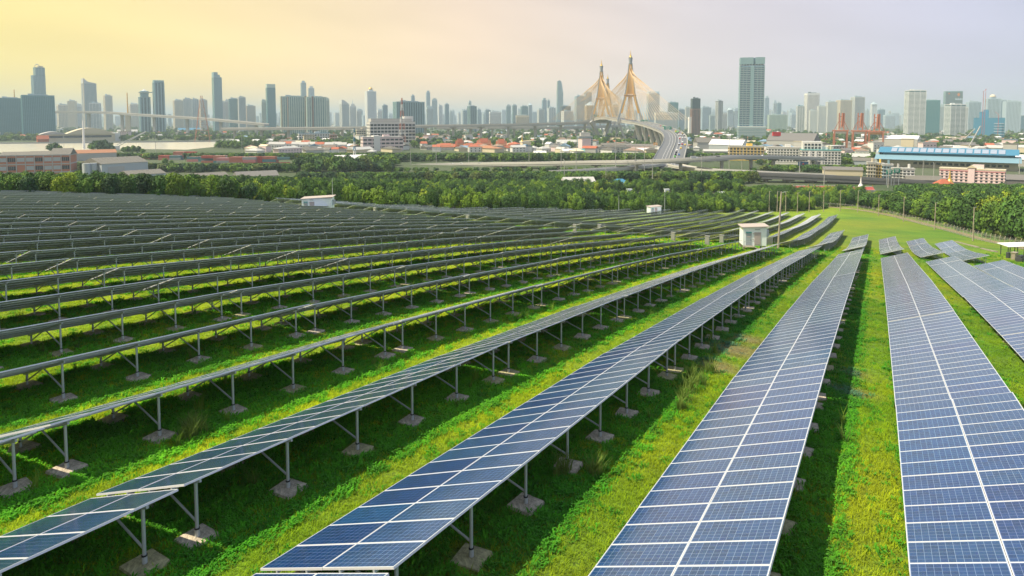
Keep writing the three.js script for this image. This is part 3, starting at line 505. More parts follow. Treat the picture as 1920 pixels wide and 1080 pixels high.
const TW = [
  ['office_tower', 0, 40, 185, 1900, { style: 'glass', g: 'glassTeal', c: 'teal', ratio: 0.5, turn: 0.1 }, 'broad dark teal slab tower cut by the left picture edge'],
  ['office_tower', 47, 98, 180, 1750, { style: 'ribs', g: 'glassTeal', c: 'teal', ratio: 0.5, turn: 0.08, rib: 0.3 }, 'broad teal slab tower below the stepped tower with arched crown'],
  ['residential_tower', 109, 129, 197, 3400, { c: 'cream', turn: 0.2 }, 'pale low tower left of the yellowish one, behind the viaduct', skyline],
  ['residential_tower', 129, 144, 190, 3300, { c: 'cream', style: 'ribs', g: 'sand', turn: -0.3 }, 'yellowish ribbed tower just left of the slant-topped tower'],
  ['residential_tower', 144, 155, 197, 3500, { c: 'stone', turn: 0.2 }, 'narrow grey tower touching the slant-topped tower on its left'],
  ['residential_tower', 170, 189, 194, 2300, { style: 'bands', c: 'white', g: 'glassPale', turn: -0.25 }, 'white balconied tower in front of the slant-topped tower'],
  ['residential_tower', 196, 211, 180, 3000, { style: 'ribs', c: 'cream', g: 'glassPale', turn: 0.3, top: 'plant' }, 'beige tower with small crown, alone right of the slant-topped tower'],
  ['residential_tower', 242, 262, 196, 3600, { c: 'cream', turn: 0.3 }, 'very pale tower right of the yellow bridge mast', skyline],
  ['residential_tower', 326, 345, 189, 2900, { style: 'ribs', c: 'cream', g: 'glassPale', turn: 0.2 }, 'first of four beige towers before the tall stepped tower'],
  ['residential_tower', 345, 360, 186, 2800, { style: 'ribs', c: 'stone', g: 'glassPale', turn: -0.2 }, 'second of four beige towers before the tall stepped tower'],
  ['residential_tower', 360, 373, 187, 2900, { style: 'bands', c: 'stone', g: 'glassPale', turn: 0.2 }, 'third of four beige towers before the tall stepped tower'],
  ['residential_tower', 374, 389, 188, 3000, { style: 'ribs', c: 'cream', g: 'glassPale', turn: 0.3 }, 'fourth of four beige towers, behind the red lattice mast'],
  ['residential_tower', 414, 422, 191, 3000, { c: 'stone', turn: 0.2 }, 'narrow tower touching the right side of the tall stepped tower'],
  ['residential_tower', 423, 432, 189, 3100, { c: 'stone', turn: -0.2 }, 'narrow tower left of the two-part ribbed tower', skyline],
  ['residential_tower', 461, 479, 199, 3200, { style: 'ribs', c: 'sand', g: 'glassPale', turn: 0.2 }, 'low beige tower right of the two-part ribbed tower'],
  ['office_tower', 491, 500, 189, 2700, { c: 'palegreen', turn: 0.1 }, 'low annex tower left of the green glass tower with pale cap'],
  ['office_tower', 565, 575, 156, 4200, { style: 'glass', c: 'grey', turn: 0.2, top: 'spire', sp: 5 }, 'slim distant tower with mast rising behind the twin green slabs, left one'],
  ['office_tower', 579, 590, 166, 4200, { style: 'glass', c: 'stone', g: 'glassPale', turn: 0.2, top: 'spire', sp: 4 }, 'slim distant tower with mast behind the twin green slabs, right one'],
  ['residential_tower', 612, 618, 186, 2400, { c: 'palegreen', turn: 0.1 }, 'narrow pale side of a tower right of the twin green slabs'],
  ['office_tower', 655, 668, 199, 3600, { c: 'stone', turn: 0.2, top: 'spire', sp: 13 }, 'pale tower with tall thin spire left of the domed tower'],
  ['office_tower', 668, 678, 207, 3700, { c: 'stone', turn: 0.2 }, 'small pale block right of the thin-spired tower', skyline],
  ['hotel_tower', 685, 706, 172, 2600, { style: 'ribs', c: 'white', g: 'glassPale', rib: 0.55, turn: 0.35, top: 'dome', ratio: 0.7 }, 'pale tower with golden dome on top'],
  ['office_tower', 707, 718, 207, 3300, { c: 'white', turn: 0.2 }, 'low white block right of the golden-domed tower'],
  ['office_tower', 717, 727, 198, 3000, { style: 'glass', c: 'grey', g: 'glassBlue', turn: 0.2 }, 'blue-grey tower between the domed tower and the dark ribbed slab'],
  ['office_slab', 737, 796, 192, 1900, { style: 'ribs', c: 'slate', g: 'glassDark', turn: 0.3, ratio: 0.45, rib: 0.5, bay: 7 }, 'broad dark ribbed slab tower above the white office building'],
  ['office_tower', 771, 778, 180, 4000, { style: 'glass', g: 'glassBlue', c: 'grey' }, 'thin distant tower peeking over the dark ribbed slab'],
  ['office_tower', 799, 807, 174, 3900, { style: 'ribs', c: 'grey', g: 'glassBlue', turn: 0.2, top: 'spire', sp: 3 }, 'slim pale tower right of the dark ribbed slab'],
  ['office_tower', 799, 812, 201, 3500, { c: 'grey', turn: 0.2 }, 'low grey block at the foot of the slim pale tower', skyline],
  ['office_tower', 810, 820, 189, 3900, { style: 'glass', c: 'paleblue', g: 'glassPale', top: 'barrel', turn: 0.05 }, 'tower with rounded arched top right of the slim pale one'],
  ['office_tower', 821, 830, 199, 3600, { style: 'ribs', c: 'white', g: 'glassBlue', turn: 0.3 }, 'white ribbed tower right of the arched-top tower'],
  ['office_tower', 834, 842, 196, 3400, { style: 'glass', c: 'slate', g: 'glassBlue', turn: 0.2 }, 'narrow dark blue tower left of the two-tone tower'],
  ['office_tower', 868, 878, 208, 3300, { style: 'glass', c: 'grey', g: 'glassBlue', turn: 0.2 }, 'dark block left of the two-tone tower'],
  ['office_tower', 876, 894, 200, 2400, { style: 'bands', c: 'slate', g: 'glassDark', turn: 0.5, ratio: 0.9 }, 'dark two-tone tower standing over the viaduct, centre left'],
  ['office_tower', 878, 884, 191, 4200, { c: 'grey' }, 'thin distant tower behind the two-tone tower'],
  ['office_tower', 894, 902, 206, 3600, { style: 'glass', c: 'paleblue', g: 'glassPale' }, 'pale glass tower right of the two-tone tower', skyline],
  ['office_tower', 909, 920, 207, 3600, { style: 'glass', c: 'grey', g: 'glassBlue', turn: 0.2 }, 'grey glass block left of the wide white block', skyline],
  ['hotel_tower', 917, 940, 210, 3000, { c: 'white', turn: 0.15, ratio: 0.5 }, 'wide white block left of the rounded tower'],
  ['office_tower', 949, 958, 200, 3500, { style: 'ribs', c: 'slate', g: 'glassBlue', top: 'barrel', turn: 0.1 }, 'dark tower with rounded top near the viaduct, left of the bridge'],
  ['office_tower', 960, 969, 198, 3600, { style: 'glass', c: 'grey', g: 'glassTeal' }, 'teal tower right beside the dark rounded tower', skyline],
  ['office_tower', 976, 990, 200, 3400, { style: 'glass', c: 'slate', g: 'glassTeal', turn: 0.2 }, 'square teal glass block left of the bridge'],
  ['office_tower', 990, 998, 197, 3700, { c: 'paleblue', turn: 0.2, top: 'pyramid', sp: 4 }, 'grey tower with pointed roof left of the bridge'],
  ['apartment_slab', 967, 992, 217, 2500, { c: 'cream', ratio: 0.4, turn: 0.1 }, 'low cream slab with rows of windows behind the viaduct'],
  ['office_tower', 1007, 1021, 206, 2900, { style: 'ribs', c: 'stone', g: 'glassPale', turn: 0.35 }, 'pale ribbed tower in front of the needle tower'],
  ['office_tower', 1016, 1025, 188, 4300, { style: 'glass', c: 'slate', g: 'glassBlue', top: 'spire', sp: 5 }, 'dark needle-topped tower left of the tall notched tower'],
  ['office_tower', 1026, 1031, 189, 4400, { style: 'glass', c: 'slate', g: 'glassBlue' }, 'thin dark tower beside the needle-topped tower'],
  ['residential_tower', 1026, 1042, 203, 3200, { style: 'bands', c: 'white', g: 'glassPale', turn: 0.3 }, 'white tower left of the tall notched tower'],
  ['office_tower', 1050, 1070, 200, 3000, { style: 'glass', c: 'dark', g: 'glassDark', turn: 0.25 }, 'dark stepped block right of the tall notched tower'],
  ['residential_tower', 1052, 1075, 209, 2700, { style: 'ribs', c: 'white', g: 'glassTeal', turn: 0.35 }, 'white ribbed tower in front of the dark stepped block'],
  ['office_tower', 1077, 1097, 181, 3500, { style: 'glass', c: 'paleblue', g: 'glassPale', turn: 0.3 }, 'broad pale blue tower behind the left bridge pylons, lower half'],
  ['office_tower', 1095, 1109, 174, 3600, { style: 'glass', c: 'paleblue', g: 'glassPale', turn: 0.3 }, 'broad pale blue tower behind the left bridge pylons, taller half'],
  ['hotel_tower', 1096, 1118, 198, 3000, { c: 'sand', turn: 0.3, top: 'pyramid', sp: 8 }, 'sand-coloured stepped tower seen through the left pylons'],
  ['residential_tower', 1148, 1160, 198, 3300, { c: 'cream', turn: 0.2 }, 'cream tower seen between the bridge pylons'],
  ['office_tower', 1212, 1236, 177, 2800, { style: 'ribs', c: 'paleblue', g: 'glassBlue', turn: 0.2, rib: 0.25, top: 'crown' }, 'blue glass tower just right of the tallest bridge pylon'],
  ['office_tower', 1252, 1271, 193, 2800, { style: 'glass', c: 'teal', g: 'glassTeal', turn: 0.15 }, 'flat-topped teal glass block right of the blue glass tower'],
  ['office_slab', 1227, 1270, 212, 2000, { c: 'stone', turn: 0.2, ratio: 0.4, g: 'glassPale' }, 'wide pale office slab behind the highway'],
  ['residential_tower', 1270, 1284, 206, 2900, { style: 'glass', c: 'paleblue', g: 'glassPale', turn: 0.3 }, 'pale blue tower right of the teal block', skyline],
  ['residential_tower', 1284, 1294, 202, 2700, { style: 'ribs', c: 'stone', g: 'glassPale', turn: 0.2 }, 'pale tower touching the dark brown tower on its left'],
  ['residential_tower', 1312, 1333, 202, 2900, { style: 'ribs', c: 'paleblue', g: 'glassPale', turn: 0.35 }, 'pale blue curved-looking tower right of the dark brown tower'],
  ['residential_tower', 1330, 1341, 217, 2300, { style: 'ribs', c: 'grey', g: 'glassBlue', turn: 0.2 }, 'low tower between the pale blue and the slanted dark-sided tower'],
  ['residential_tower', 1341, 1355, 190, 2600, { style: 'bands', c: 'stone', g: 'glassDark', turn: 0.55, ratio: 1 }, 'dark-sided tower with sloping roof left of the great blue-grey tower'],
  ['residential_tower', 1354, 1363, 212, 3000, { c: 'stone' }, 'low grey tower right of the dark-sided tower', skyline],
  ['hotel_tower', 1363, 1373, 206, 3600, { c: 'paleblue', top: 'pyramid', sp: 5 }, 'pale pointed tower left of the great blue-grey tower'],
  ['hotel_tower', 1375, 1385, 205, 3600, { c: 'paleblue', top: 'plant' }, 'pale tower touching the great blue-grey tower on its left'],
  ['office_tower', 1433, 1441, 184, 4300, { style: 'glass', c: 'paleblue', g: 'glassBlue', top: 'spire', sp: 5 }, 'thin distant tower right of the great blue-grey tower'],
  ['office_tower', 1449, 1456, 192, 4000, { c: 'paleblue', top: 'spire', sp: 3 }, 'thin pale distant tower above the pale green slab', skyline],
  ['office_tower', 1456, 1464, 194, 3900, { style: 'glass', c: 'slate', g: 'glassBlue' }, 'thin dark distant tower above the pale green slab'],
  ['residential_tower', 1440, 1475, 216, 2600, { style: 'ribs', c: 'palegreen', g: 'glassTeal', turn: 0.2, ratio: 0.5 }, 'wide pale green slab right of the great blue-grey tower'],
  ['residential_tower', 1482, 1494, 212, 3300, { c: 'paleblue' }, 'pale block left of the white banded tower', skyline],
  ['residential_tower', 1493, 1508, 200, 2150, { style: 'bands', c: 'white', g: 'glassTeal', turn: 0.2, tc: 'teal' }, 'white banded tower with green rooftop'],
  ['residential_tower', 1508, 1534, 176, 2250, { c: 'white', turn: 0.3, ratio: 0.9, tc: 'dark' }, 'white gridded tower with dark rooftop, above the red cranes'],
  ['residential_tower', 1517, 1532, 208, 2050, { style: 'ribs', c: 'stone', g: 'grey', turn: 0.2 }, 'first and lowest of the stepped row of beige towers'],
  ['residential_tower', 1532, 1548, 200, 2100, { style: 'ribs', c: 'stone', g: 'grey', turn: 0.25 }, 'second of the stepped row of beige towers'],
  ['residential_tower', 1548, 1568, 192, 2150, { style: 'ribs', c: 'stone', g: 'grey', turn: 0.3 }, 'third of the stepped row of beige towers'],
  ['residential_tower', 1568, 1595, 189, 2300, { style: 'ribs', c: 'cream', g: 'glassPale', turn: 0.4, ratio: 0.9 }, 'fourth of the stepped row of beige towers, behind the cranes'],
  ['residential_tower', 1595, 1619, 183, 2350, { style: 'ribs', c: 'stone', g: 'glassBlue', turn: 0.45, ratio: 0.9 }, 'fifth and tallest of the stepped row of beige towers'],
  ['hotel_tower', 1632, 1643, 196, 3900, { style: 'ribs', c: 'white', g: 'glassBlue', top: 'pyramid', sp: 6 }, 'white pointed tower alone right of the beige towers'],
  ['office_tower', 1646, 1658, 206, 4000, { style: 'glass', c: 'slate', g: 'glassBlue' }, 'blue distant block right of the white pointed tower', skyline],
  ['office_tower', 1657, 1677, 216, 3500, { c: 'paleblue', turn: 0.3 }, 'wide pale block left of the tall white banded tower', skyline],
  ['residential_tower', 1697, 1732, 171, 1900, { style: 'bands', c: 'white', g: 'glassTeal', turn: 0.3, slab: 0.5, tc: 'white' }, 'tall white banded tower with penthouse, right quarter'],
  ['office_tower', 1732, 1759, 189, 2100, { style: 'glass', c: 'teal', g: 'glassTeal', turn: 0.1 }, 'plain teal tower right of the tall white banded tower'],
  ['residential_tower', 1761, 1772, 198, 2400, { c: 'grey', turn: 0.2 }, 'grey annex left of the tower with dark sign panel'],
  ['residential_tower', 1773, 1807, 197, 1850, { style: 'bands', c: 'white', g: 'glassTeal', turn: 0.45, ratio: 0.9, tc: 'white' }, 'white balconied tower in front of the tower with dark sign'],
  ['residential_tower', 1806, 1814, 202, 2100, { style: 'bands', c: 'white', g: 'glassTeal' }, 'narrow white tower behind the balconied one', skyline],
  ['residential_tower', 1812, 1836, 192, 2500, { style: 'ribs', c: 'paleblue', g: 'glassTeal', turn: 0.3 }, 'teal ribbed tower left of the blue-wrapped building site'],
  ['residential_tower', 1847, 1872, 186, 2400, { style: 'ribs', c: 'paleblue', g: 'glassTeal', turn: 0.3, top: 'dome', tc: 'cream' }, 'tower with cream domed cap behind the blue-wrapped building site'],
  ['residential_tower', 1870, 1887, 189, 2900, { style: 'glass', c: 'paleblue', g: 'glassBlue', turn: 0.2 }, 'pale glass tower right of the cream-capped tower'],
  ['residential_tower', 1882, 1910, 191, 2200, { style: 'ribs', c: 'paleblue', g: 'glassPale', turn: 0.3, rib: 0.5 }, 'pale ribbed tower near the right picture edge'],
  ['residential_tower', 1909, 1922, 218, 2400, { style: 'glass', c: 'slate', g: 'glassBlue' }, 'low dark tower cut by the right picture edge'],
];
for (const [n, a, b, c, d, o, l, gr] of TW) tower(n, a, b, c, d, o, l, gr);
// towers with a shape of their own
{
  { // stepped tower with arched crown
    const t = tower('stepped_tower', 64, 86, 142, 2600, { style: 'ribs', c: 'slate', g: 'glassTeal', turn: 0.25, top: 'none', cap: false }, 'tall stepped tower with golden arched crown, far left'), m = pxm(2600);
    block(t.g, t.w * 0.8, 14 * m, t.d * 0.9, t.w * 0.1, t.h, 0, { style: 'bands', c: 'slate', g: 'glassTeal', top: 'none' }, 2600);
    const a = new THREE.TorusGeometry(4.5 * m, 0.5 * m, 6, 20, Math.PI); a.scale(1, 1.5, 1); a.rotateY(0.3); a.translate(-t.w * 0.05, t.h + 14 * m, 0); part('crown_arch', a, C.cream, t.g); part('crown_block', bo(7 * m, 3.5 * m, t.d * 0.6, t.w * 0.2, t.h + 14 * m, 0), C.sand, t.g);
  }
  { // slant-topped tower
    const D = 2600, m = pxm(D), t = tower('slant_topped_tower', 157, 181, 157, D, { style: 'ribs', c: 'stone', g: 'glassTeal', rib: 0.3, turn: 0.3, top: 'none', cap: false }, 'tall tower with sail-shaped slanting top, gold edge at left');
    part('sail_top', prism([[-t.w / 2, 0], [t.w / 2, 0], [t.w / 2, 1], [-t.w * 0.2, 3 * m], [-t.w / 2, 9 * m]], t.d * 0.96).translate(0, t.h, 0), C.stone, t.g); part('edge_blade', bo(1.6 * m, t.h + 9 * m, 1.5 * m, -t.w / 2 - 0.6 * m, 0, t.d * 0.45), C.cream, t.g);
  }
  { // the pair joined by a sky deck
    const D = 2150, m = pxm(D), a = tower('sky_deck_tower', 262, 282, 183, D, { style: 'ribs', c: 'slate', g: 'glassDark', turn: 0.2, bay: 9, top: 'none' }, 'dark tower with flat disc on top, joined to the taller dark tower');
    part('upper_block', bo(a.w * 0.72, 12 * m, a.d * 0.72, 0, a.h, 0), C.slate, a.g); const c = new THREE.CylinderGeometry(a.w * 0.56, a.w * 0.5, 1.2 * m, 20); c.translate(0, a.h + 9 * m, 0); part('sky_deck', c, C.stone, a.g); part('sky_bridge', bo(16 * m, 1.4 * m, 5 * m, 13 * m, a.h + 9 * m, 0), C.slate, a.g); part('cap_cone', new THREE.ConeGeometry(a.w * 0.3, 4 * m, 12).translate(0, a.h + 14 * m, 0), C.stone, a.g);
    tower('dark_glass_tower', 289, 309, 156, D, { style: 'ribs', c: 'slate', g: 'glassDark', turn: 0.25, bay: 9, rib: 0.35, top: 'crown' }, 'tall dark striped tower right of the disc-topped tower');
  }
  { // tall stepped tower, two-part tower, capped tower
    const D = 2600, m = pxm(D), t = tower('stepped_tower', 400, 417, 146, D, { style: 'glass', c: 'grey', g: 'glassTeal', turn: 0.3, top: 'none' }, 'very tall slim tower stepping down to the right, left third');
    part('upper_step', bo(t.w * 0.5, 10 * m, t.d * 0.98, -t.w * 0.24, t.h - 1, 0), C.slate, t.g); part('middle_step', bo(t.w * 0.3, 5.5 * m, t.d * 0.96, t.w * 0.14, t.h - 1, 0), C.slate, t.g);
    tower('residential_tower', 430, 448, 186, 2400, { style: 'glass', c: 'grey', g: 'glassTeal', turn: 0.1, top: 'plant' }, 'darker left half of the two-part ribbed tower'); tower('residential_tower', 447, 461, 183, 2380, { style: 'ribs', c: 'stone', g: 'glassTeal', turn: 0.2 }, 'lighter ribbed right half of the two-part tower');
    const q = tower('glass_tower', 500, 517, 165, 2600, { style: 'glass', c: 'teal', g: 'glassTeal', turn: 0.2, top: 'none', cap: false }, 'green glass tower with paler cap on top'); part('pale_cap', bo(q.w, 7 * pxm(2600), q.d, 0, q.h - 0.5, 0), C.palegreen, q.g);
  }
  { // the twin green slabs
    const D = 1950, a = tower('residential_slab', 527, 574, 182, D, { style: 'ribs', c: 'palegreen', g: 'glassTeal', c2: 'stone', turn: 0.12, ratio: 0.35, rib: 0.45, bay: 6 }, 'wide green-grey ribbed slab, left one of the twin slabs'), m = pxm(D);
    part('corner_strip', merge([bo(2.2 * m, a.h, 1, -a.w * 0.48, 0, a.d / 2 + 0.6), bo(2.2 * m, a.h, 1, -a.w * 0.24, 0, a.d / 2 + 0.6)]), C.sand, a.g); part('brown_strip', bo(3.5 * m, a.h + 3, 1.2, a.w * 0.47, 0, a.d / 2 + 0.7), C.brown, a.g);
    const b = tower('residential_slab', 575, 612, 183, D - 60, { style: 'ribs', c: 'palegreen', g: 'glassTeal', c2: 'stone', turn: 0.12, ratio: 0.4, rib: 0.45, bay: 6 }, 'wide green-grey ribbed slab, right one of the twin slabs'); part('brown_strip', bo(2.6 * m, b.h + 3, 1.2, -b.w * 0.2, 0, b.d / 2 + 0.7), C.brown, b.g);
  }
  { const D = 2800, m = pxm(D), t = tower('slant_topped_tower', 637, 655, 196, D, { style: 'ribs', c: 'stone', g: 'glassPale', turn: 0.4, top: 'none', cap: false }, 'pale tower with roof sloping down to the right, left of the spire'); part('sloped_roof', prism([[-t.w / 2, 0], [t.w / 2, 0], [t.w / 2, 1], [-t.w * 0.2, 8 * m], [-t.w / 2, 8 * m]], t.d).translate(0, t.h, 0), C.stone, t.g); }
  { // tall notched tower with tapering top
    const D = 4600, m = pxm(D), p = far(1049, 225.2, D), g = base('notched_tower', p.x, 0, p.z, facing(p.x, p.z) + 0.2); tag(g, 'tall dark tower with tapering notched top left of the bridge', 'tower');
    const h = EYE + 74 * m; part('shaft', prism([[-5.2 * m, 0], [6 * m, 0], [6 * m, h - 22 * m], [5 * m, h - 18 * m], [4 * m, h - 8 * m], [1.5 * m, h - 1 * m], [-1.5 * m, h], [-4.4 * m, h - 2 * m], [-4.8 * m, h * 0.5]], 9 * m), C.glassTeal, g);
    const n = []; for (let i = 0; i < 30; i++) n.push(bo(10.6 * m, 0.5 * m, 9.4 * m, 0.3 * m, 6 * m + i * 2.1 * m * (i < 27 ? 1 : 1), 0)); part('floor_line', merge(n), C.slate, g, 'stuff');
    const nt = []; for (let i = 0; i < 9; i++) nt.push(bo(1.2 * m, 1.2 * m, 2 * m, (4.8 - i * 0.25) * m, h - (22 - i * 2.1) * m, 4 * m)); part('notch', merge(nt), C.grey, g, 'stuff');
  }
  { // dark brown tower in two thicknesses
    const D = 1750, m = pxm(D), t = tower('dark_tower', 1294, 1313, 205, D, { style: 'ribs', c: 'brown', g: 'glassDark', turn: 0.3, top: 'none' }, 'dark brown tower with slimmer top behind the highway'); block(t.g, t.w * 0.92, 19 * m, t.d * 0.9, 0, t.h, 0, { style: 'glass', c: 'dark', g: 'glassDark', top: 'plant', tc: 'dark' }, D); part('white_annex', bo(5 * m, t.h * 0.72, t.d * 0.6, -t.w * 0.62, 0, 0), C.white, t.g);
  }
  { // the great blue-grey tower
    const D = 1480, m = pxm(D), p = far(1407.5, 225.2, D), g = base('great_tower', p.x, 0, p.z, facing(p.x, p.z) + 0.1); tag(g, 'great blue-grey tower with balcony floors and square crown, tallest on the right', 'tower'); footprints.push([p.x, p.z, 45]);
    const h = EYE + 101 * m, w = 43 * m, d = 24 * m;
    part('glazed_core', bo(w - 3, h, d - 3, 0, 0, 0), C.glassBlue, g);
    const n = Math.floor((h - 30) / 4.1); for (const [side, x0, ww] of [['left', -w * 0.29, w * 0.42], ['right', w * 0.29, w * 0.42]]) { const a = []; for (let i = 0; i < n; i++) a.push(bo(ww, 1.1, d, x0, 30 + i * 4.1, 0)); part('balcony_slab', merge(a), C.grey, g, 'stuff'); }
    part('centre_spine', bo(w * 0.15, h - 1, d + 1.2, 0, 0, 0), C.slate, g); const f = []; for (const x of [-0.49, -0.36, -0.22, 0.22, 0.36, 0.49]) f.push(bo(1.1, h, d + 0.6, x * w, 0, 0)); part('fin', merge(f), C.slate, g, 'stuff');
    const cr = []; for (let i = 0; i < 13; i++) if (i !== 7) cr.push(bo(w / 13.5, 12.6 * m, d * 0.96, -w / 2 + (i + 0.5) * w / 13, h + 2.2 * m, 0)); part('crown_fin', merge(cr), C.slate, g, 'stuff'); part('crown_core', bo(w * 0.9, 12 * m, d * 0.7, 0, h + 2 * m, 0), C.glassBlue, g);
    const gap = []; for (let i = 0; i < 9; i++) gap.push(bo(0.9, 2.4 * m, d * 0.8, -w * 0.46 + i * w * 0.115, h - 0.2, 0)); part('crown_post', merge(gap), C.white, g, 'stuff');
    const pod = []; for (let i = 0; i < 8; i++) pod.push(bo(w * 1.14, 1.4, d * 1.35, 1.5 * m, 2 + i * 3.6, 0)); part('podium', bo(w * 1.1, 31, d * 1.3, 1.5 * m, 0, 0), C.stone, g); part('podium_slab', merge(pod), C.slate, g, 'stuff');
  }
  { // tower with dark sign panel
    const D = 2400, m = pxm(D), t = tower('sign_tower', 1770, 1800, 172, D, { c: 'slate', g: 'glassDark', turn: 0.25, top: 'none', ratio: 0.5, ww: 0.35 }, 'grey tower with dark rooftop sign panel and round emblem'); part('sign_panel', bo(t.w * 0.98, 22 * m, 1.5, 0, t.h - 23 * m, t.d / 2 + 0.8), C.dark, t.g);
    const e = new THREE.CylinderGeometry(2.3 * m, 2.3 * m, 1.2, 16); e.rotateX(Math.PI / 2); e.scale(0.85, 1.3, 1); e.translate(t.w * 0.25, t.h - 6 * m, t.d / 2 + 2); part('emblem', e, C.orange, t.g); const l = []; for (let i = 0; i < 6; i++) l.push(bo(1.5 * m, (i % 2 ? 2.6 : 3.4) * m, 0.8, t.w * 0.1 + i * 1.9 * m, t.h - 16 * m, t.d / 2 + 2)); part('sign_lettering', merge(l), C.paleblue, t.g, 'stuff'); part('small_emblem', bo(2 * m, 2 * m, 0.8, -t.w * 0.3, t.h - 5 * m, t.d / 2 + 2), C.orange, t.g);
  }
  { // building under blue netting with tower cranes
    const D = 1700, m = pxm(D), t = tower('building_site', 1831, 1878, 222, D, { style: 'glass', c: 'net', g: 'net', turn: 0.1, ratio: 0.5, top: 'none' }, 'half-built block wrapped in blue netting'); part('upper_core', merge([bo(13 * m, 13 * m, t.d * 0.5, -8 * m, t.h - 1, 0), bo(7 * m, 17 * m, t.d * 0.3, -5 * m, t.h - 1, 0)]), C.net, t.g); part('open_floor', merge([0, 1, 2, 3, 4].map((i) => bo(15 * m, 1.2 * m, 1.5, 14 * m, t.h - (30 - i * 5) * m, t.d / 2 + 0.5))), C.paleblue, t.g, 'stuff');
    [[1842, 222, 173], [1846, 222, 173], [1872, 262, 215]].forEach(([px, yb, yt], i) => { const p = far(px, 225.2, D - 40), q = base('tower_crane', p.x, 0, p.z, i); tag(q, ['thin red tower crane mast, left of the pair above the blue netting', 'thin red tower crane mast, right of the pair above the blue netting', 'red tower crane in front of the blue netting'][i], 'crane'); const h = EYE + (225.2 - yt) * m; part('mast', bo(0.55 * m, h, 0.55 * m), C.red, q); part('jib', beam(V(0, h, 0), V(6 * m, h + 5 * m, 0), 0.4 * m, 0.4 * m), C.red, q); part('counterweight', bo(1.4 * m, 0.8 * m, 0.8 * m, -1.6 * m, h - 1, 0), C.grey, q); });
  }
}
{ // the faintest far towers fill the gaps of the skyline
  const r = rng(77); let x = 486;
  const kinds = ['small hazy grey tower far away on the skyline', 'small hazy pale tower far away on the skyline', 'small hazy bluish tower far away on the skyline'], cs = ['grey', 'stone', 'paleblue'];
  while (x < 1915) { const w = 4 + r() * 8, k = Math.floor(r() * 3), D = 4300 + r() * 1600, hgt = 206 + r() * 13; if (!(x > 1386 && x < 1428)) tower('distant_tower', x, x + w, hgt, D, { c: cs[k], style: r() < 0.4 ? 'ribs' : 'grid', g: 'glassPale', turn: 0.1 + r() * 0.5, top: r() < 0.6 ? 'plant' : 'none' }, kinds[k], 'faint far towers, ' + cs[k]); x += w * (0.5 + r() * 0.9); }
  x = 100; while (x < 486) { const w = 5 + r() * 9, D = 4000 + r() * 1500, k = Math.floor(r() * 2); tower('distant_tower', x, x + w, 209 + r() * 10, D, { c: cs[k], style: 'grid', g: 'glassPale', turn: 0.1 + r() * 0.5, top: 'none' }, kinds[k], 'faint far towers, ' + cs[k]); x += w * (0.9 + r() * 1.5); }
}

// ---------------------------------------------------------------- roads, viaducts and the cable-stayed bridge
const R = { asphalt: mat(0.13, 0.135, 0.145, 0.9), concrete: mat(0.42, 0.41, 0.38, 0.9), pale: mat(0.56, 0.54, 0.49, 0.9), barrier: mat(0.30, 0.30, 0.28, 0.9), dark: mat(0.14, 0.14, 0.14, 0.9), line: mat(0.75, 0.75, 0.72, 0.7), steel: mat(0.30, 0.33, 0.36, 0.6), ochre: mat(0.72, 0.40, 0.08, 0.7), cable: mat(0.68, 0.47, 0.24, 0.6), gold: C.gold, green: mat(0.02, 0.26, 0.17, 0.5) };
function ribbon(pts, half, up, down, off = 0) { // a strip of that half width along pts, as a closed slab
  const pos = [], idx = [], n = pts.length;
  pts.forEach((p, i) => { const t = pts[Math.min(n - 1, i + 1)].clone().sub(pts[Math.max(0, i - 1)]).setY(0).normalize(), s = V(-t.z, 0, t.x); for (const [a, b] of [[off - half, up], [off + half, up], [off + half, -down], [off - half, -down]]) pos.push(p.x + s.x * a, p.y + b, p.z + s.z * a); });
  for (let i = 1; i < n; i++) for (let k = 0; k < 4; k++) { const a = (i - 1) * 4 + k, b = (i - 1) * 4 + (k + 1) % 4, c = i * 4 + k, d = i * 4 + (k + 1) % 4; idx.push(a, b, c, b, d, c); }
  idx.push(0, 2, 1, 0, 3, 2); const e = (n - 1) * 4; idx.push(e, e + 1, e + 2, e, e + 2, e + 3);
  const g = new THREE.BufferGeometry(); g.setAttribute('position', new THREE.Float32BufferAttribute(pos, 3)); g.setIndex(idx); const q = g.toNonIndexed(); q.computeVertexNormals(); q.setAttribute('uv', new THREE.Float32BufferAttribute(new Float32Array(q.attributes.position.count * 2), 2)); return q;
}
const line3 = (l, n = 60) => new THREE.CatmullRomCurve3(l.map(([px, py, D]) => far(px, py, D)), false, 'centripetal').getSpacedPoints(n);
function viaduct(name, l, label, o = {}) {
  const pts = line3(l, o.n ?? 60), g = base(name, 0, 0, 0); tag(g, label, o.cat ?? 'viaduct');
  const half = o.half ?? 7, m = o.m ?? R.concrete;
  part('deck', ribbon(pts, half, -0.02, o.thick ?? 2.2), m, g); part('road_surface', ribbon(pts, half - 0.8, 0.03, 0.02), R.asphalt, g);
  for (const s of [-1, 1]) part('parapet', ribbon(pts, 0.22, o.wall ?? 1.1, 0.4, s * (half + 0.05)), o.pm ?? R.pale, g);
  const L = []; for (const s of o.lanes ?? [0]) L.push(ribbon(pts, 0.1, 0.06, 0.01, s)); if (L.length) part('lane_line', merge(L), R.line, g, 'stuff');
  const step = o.step ?? 6;
  for (let i = o.from ?? 2; i < pts.length - 1; i += step) { const p = pts[i], h = p.y - (o.thick ?? 2.2) + 0.3; if (h < 1.5) continue; const pr = part('pier', bo(o.pw ?? 3, h, o.pw ?? 3, p.x, -0.5, p.z), R.concrete, g); part('pier_head', bo(half * 1.3, 1.4, (o.pw ?? 3) + 0.5, p.x, h - 1.6, p.z), R.concrete, pr); }
  for (let i = 0; i < pts.length; i++) footprints.push([pts[i].x, pts[i].z, half + 2]);
  return { g, pts };
}
